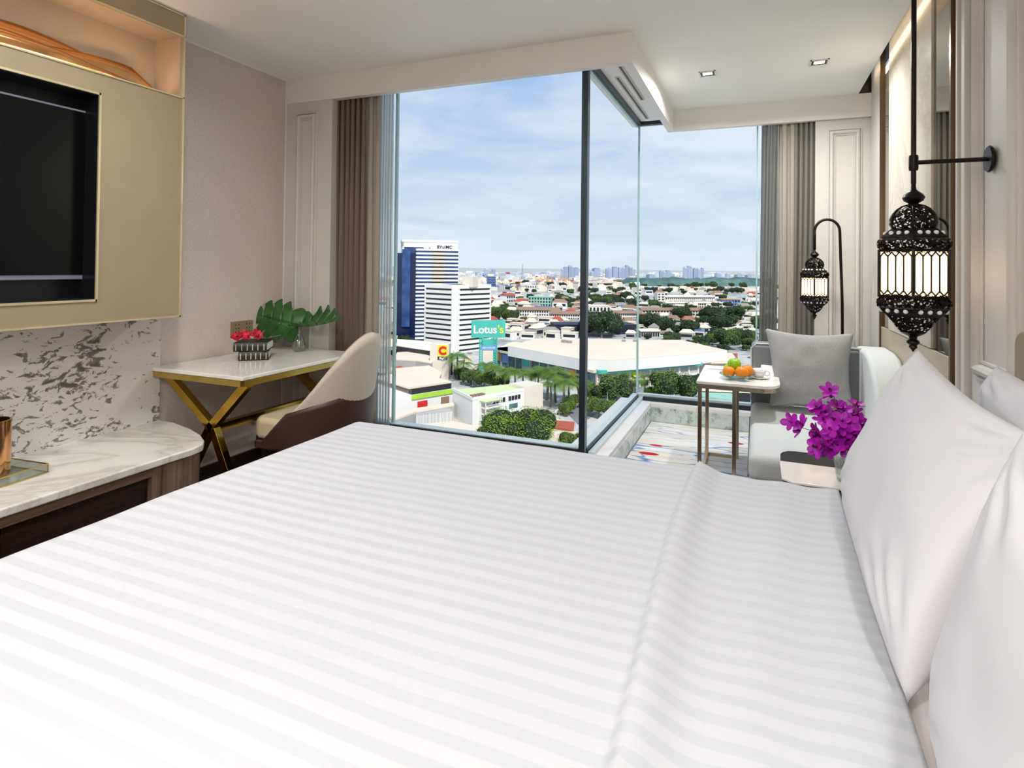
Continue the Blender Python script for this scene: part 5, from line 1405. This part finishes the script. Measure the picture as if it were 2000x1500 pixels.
def scatter_trees(n, x0, x1, y0, y1, wpx, grp, lb):
    got = 0
    for k in range(n*8):
        if got >= n: break
        px = random.uniform(x0, x1); pb = random.uniform(y0, y1); p = gp(px, pb); d = (Vector((p.x, p.y, G))-CAM).dot(fw)
        s_ = wpx*random.uniform(.6, 1.3)/FPX*d/1.75; s_ = min(s_, 14)
        if not isfree(p.x, p.y, s_*.5):
            continue
        OCC.append((p.x, p.y, s_*.75)); got += 1
        place(T3 if random.random() < .7 else T1, p.x, p.y, s_, lb, grp, zs=.9)
scatter_trees(90, 960, 1480, 556, 600, 14, 'distant street trees', 'distant tree among low roofs toward the horizon')
scatter_trees(26, 956, 1005, 598, 630, 20, 'trees beside the banded office block', 'tree in the grove right of the banded office block')
scatter_trees(26, 1130, 1245, 585, 604, 22, 'trees behind the white slab building', 'tree in the belt behind the white slab building')
scatter_trees(14, 1085, 1135, 590, 604, 20, 'trees above the school blocks', 'tree in the belt above the left school blocks')
scatter_trees(30, 1252, 1475, 598, 640, 22, 'trees between roofs in the bay view', 'tree between the roofs in the bay view')
scatter_trees(34, 1252, 1478, 636, 690, 26, 'trees nearest behind the mall in the bay view', 'tree in the grove behind the mall in the bay view')
scatter_trees(16, 960, 1130, 628, 662, 18, 'trees before the school blocks', 'tree among the roofs before the school blocks')
scatter_trees(14, 772, 800, 660, 700, 22, 'trees below the navy tower', 'tree in the clump below the navy tower')
scatter_trees(24, 1255, 1475, 560, 576, 14, 'trees beyond the terrace houses', 'tree in the line beyond the terrace houses')
# greenery at both ends of the town
random.seed(91); gv_ = MB()
for k in range(420):
    sd = random.random() < .6; px = random.uniform(1495, 1950) if sd else random.uniform(430, 735); pb = 545+230*random.random()**1.5
    p = gp(px, pb); r_ = random.uniform(5, 9)
    if not isfree(p.x, p.y, r_*.8): continue
    for j in range(7):
        a = random.random()*6.28; q = r_*.55
        gv_.sphere((p.x+q*cos(a), p.y+q*sin(a), G+r_*random.uniform(.5, 1.0)), r_*random.uniform(.4, .6), 9, 6)
tag(gv_.build('greenery', M_tree3, smooth='all', fix=False), 'clumps of dark trees at the outer ends of the town', 'trees', kind='stuff')
# far woodland belt
def belt(x0, x1, yb, yt, label, name='woodland'):
    M, L = frame(gp(x0, yb), gp(x1, yb)); H_ = hgt(x0, yb, yt); g = MB(M); n = int(L/22)
    def fn(u, v):
        return (u*L, v*260+10*noise.noise(Vector((u*L*.02, v*3, 1))), max(0, min(1, v*13, u*14, (1-u)*14)*H_*(abs(sin(pi*min(1, v*1.1+.12)))**.4)*(.9+.35*noise.noise(Vector((u*L*.012, v*4, 5)))+.2*noise.noise(Vector((u*L*.05, v*9, 2))))))
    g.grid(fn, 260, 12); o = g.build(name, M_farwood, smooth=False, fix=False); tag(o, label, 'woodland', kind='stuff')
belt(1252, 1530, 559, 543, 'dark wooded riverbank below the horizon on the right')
belt(700, 775, 556, 545, 'faint trees behind the left sheer curtain')
# --- skyline
sky_t = [(944, 949, 541, 533), (948, 957, 541, 524), (957, 962, 541, 530), (962, 968, 541, 525), (966, 971, 543, 535), (929, 933, 541, 532), (937, 940, 541, 535),
         (1097, 1102, 546, 524), (1102, 1110, 546, 521), (1111, 1117, 546, 518), (1117, 1122, 546, 520), (1122, 1131, 546, 522), (1148, 1153, 546, 532),
         (1155, 1161, 546, 530), (1161, 1173, 546, 523), (1184, 1189, 546, 524), (1189, 1196, 546, 522), (1197, 1208, 546, 521), (1209, 1217, 546, 522), (1217, 1222, 546, 521), (1222, 1228, 546, 518), (1229, 1235, 546, 521), (1235, 1241, 546, 524),
         (1268, 1280, 545, 536), (1290, 1296, 545, 528), (1296, 1302, 545, 530), (1302, 1310, 545, 528), (1310, 1318, 545, 534), (1337, 1343, 545, 521), (1343, 1352, 545, 520), (1356, 1362, 545, 523), (1363, 1370, 545, 524), (1370, 1375, 545, 523), (1400, 1408, 545, 533), (1420, 1427, 545, 534), (1440, 1450, 545, 536), (1000, 1008, 545, 539), (1040, 1048, 545, 540), (1460, 1468, 545, 537),
         (752, 760, 545, 522), (761, 768, 545, 518), (990, 996, 545, 540), (1060, 1070, 546, 541)]
for i, (x0, x1, yb, yt) in enumerate(sky_t):
    M, L = frame(gp(x0, yb), gp(x1, yb)); H_ = hgt(x0, yb, yt)
    cl = 'left cluster' if x0 < 1000 else ('cluster behind the cranes' if x0 < 1140 else ('cluster left of the glass corner' if x0 < 1250 else 'skyline right of the glass corner'))
    e = bld('distant_tower', M, L, 'haze-tinted distant tower block of the '+cl, 'building', 'distant towers, '+cl)
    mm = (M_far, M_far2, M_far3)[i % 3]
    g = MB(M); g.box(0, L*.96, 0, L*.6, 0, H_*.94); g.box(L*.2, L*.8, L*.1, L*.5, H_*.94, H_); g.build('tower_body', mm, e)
    g = MB(M)
    for k in range(7): g.box(L*(.08+.13*k), L*(.13+.13*k), -.8, 0, H_*.1, H_*.9)
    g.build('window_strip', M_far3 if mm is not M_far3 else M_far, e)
M, L = frame(gp(953, 566), gp(963, 566)); e = bld('slate_tower', M, L, 'slate blue mid-distance tower beside the banded office block', 'building')
Hs = hgt(958, 566, 540); MB(M).box(0, L*1.5, 0, L, 0, Hs).build('tower_body', M_croofblue, e); g = MB(M)
for k in range(8): g.box(0, L*1.5, -.5, 0, Hs*(k+.2)/8, Hs*(k+.5)/8)
g.build('window_band', M_cnavy, e)
M, L = frame(gp(1019, 545), gp(1021.5, 545)); e = bld('radio_mast', M, L, 'thin radio mast on the horizon', 'mast')
Hm = hgt(1020, 545, 516); g = MB(M)
for a in (0, L): g.bar((a, 0, 0), (L/2, 0, Hm), 1.6)
for k in range(10): g.bar((L*.05*k, 0, Hm*k/10), (L-L*.05*k, 0, Hm*k/10+Hm*.05), 1.2)
g.build('lattice', M_far3, e)
for i, px in enumerate((1056, 1066, 1076, 1098, 1108, 1232, 1242)):
    M, L = frame(gp(px-5, 556), gp(px+5, 556)); Hm = hgt(px, 556, 541)
    e = bld('port_crane', M, L, 'orange port crane far away near the horizon', 'crane', 'orange port cranes')
    g = MB(M); q = L
    for a in (.1, .9):
        for b_ in (0, .5): g.bar((q*a, q*b_, 0), (q*a, q*b_, Hm*.7), q*.09)
    g.bar((q*.1, 0, Hm*.35), (q*.9, 0, Hm*.35), q*.09); g.build('portal', M_cor, e)
    g = MB(M); g.bar((-q*.2, q*.2, Hm*.7), (q*1.2, q*.2, Hm*.7), q*.14); g.bar((q*.5, q*.2, Hm*.7), (q*.2 if i % 2 else q*.8, q*.2, Hm*1.35), q*.07); g.build('boom', M_cor, e)
# big trees rising behind etc: park of palms done; parked vehicles on the street
def car_proto():
    root = empty('car', (0, 0, 0))
    g = MB(); n = 0
    prof = [(-2.1, .3), (-2.1, .8), (-1.5, .95), (-.9, 1.42), (.6, 1.42), (1.3, .95), (2.1, .82), (2.1, .3)]
    k = len(prof); g.add([(x, -.85, z) for x, z in prof]+[(x, .85, z) for x, z in prof], [tuple(range(k)), tuple(range(2*k-1, k-1, -1))]+[(i, k+i, k+(i+1) % k, (i+1) % k) for i in range(k)])
    g.build('car_body', M_cwhite, root)
    MB().box(-.95, .75, -.87, .87, 1.0, 1.34).build('side_window', M_cdark, root)
    for x in (-1.3, 1.3):
        for y in (-.8, .8): MB(Matrix.Translation((x, y, .33)) @ Matrix.Rotation(pi/2, 4, 'X')).lathe([(.02, -.1), (.33, -.1), (.33, .1), (.02, .1)], (0, 0, 0), 14).build('wheel', M_cdark, root)
    return root
cp_ = car_proto(); fc = True; random.seed(2)
for k in range(24):
    t = k/23; a = gp(1092+t*60, 800-t*28+random.uniform(-9, 9)) if k < 14 else gp(1155+(k-14)*9, 786-(k-14)*3+random.uniform(-4, 4))
    o = cp_ if fc else copy_tree(cp_); fc = False
    o.location = (a.x, a.y, G+.1); o.rotation_euler = (0, 0, random.choice((.9, 1.0, 4.1))); tag(o, 'small white car on the street by the palms', 'car', 'cars on the street')
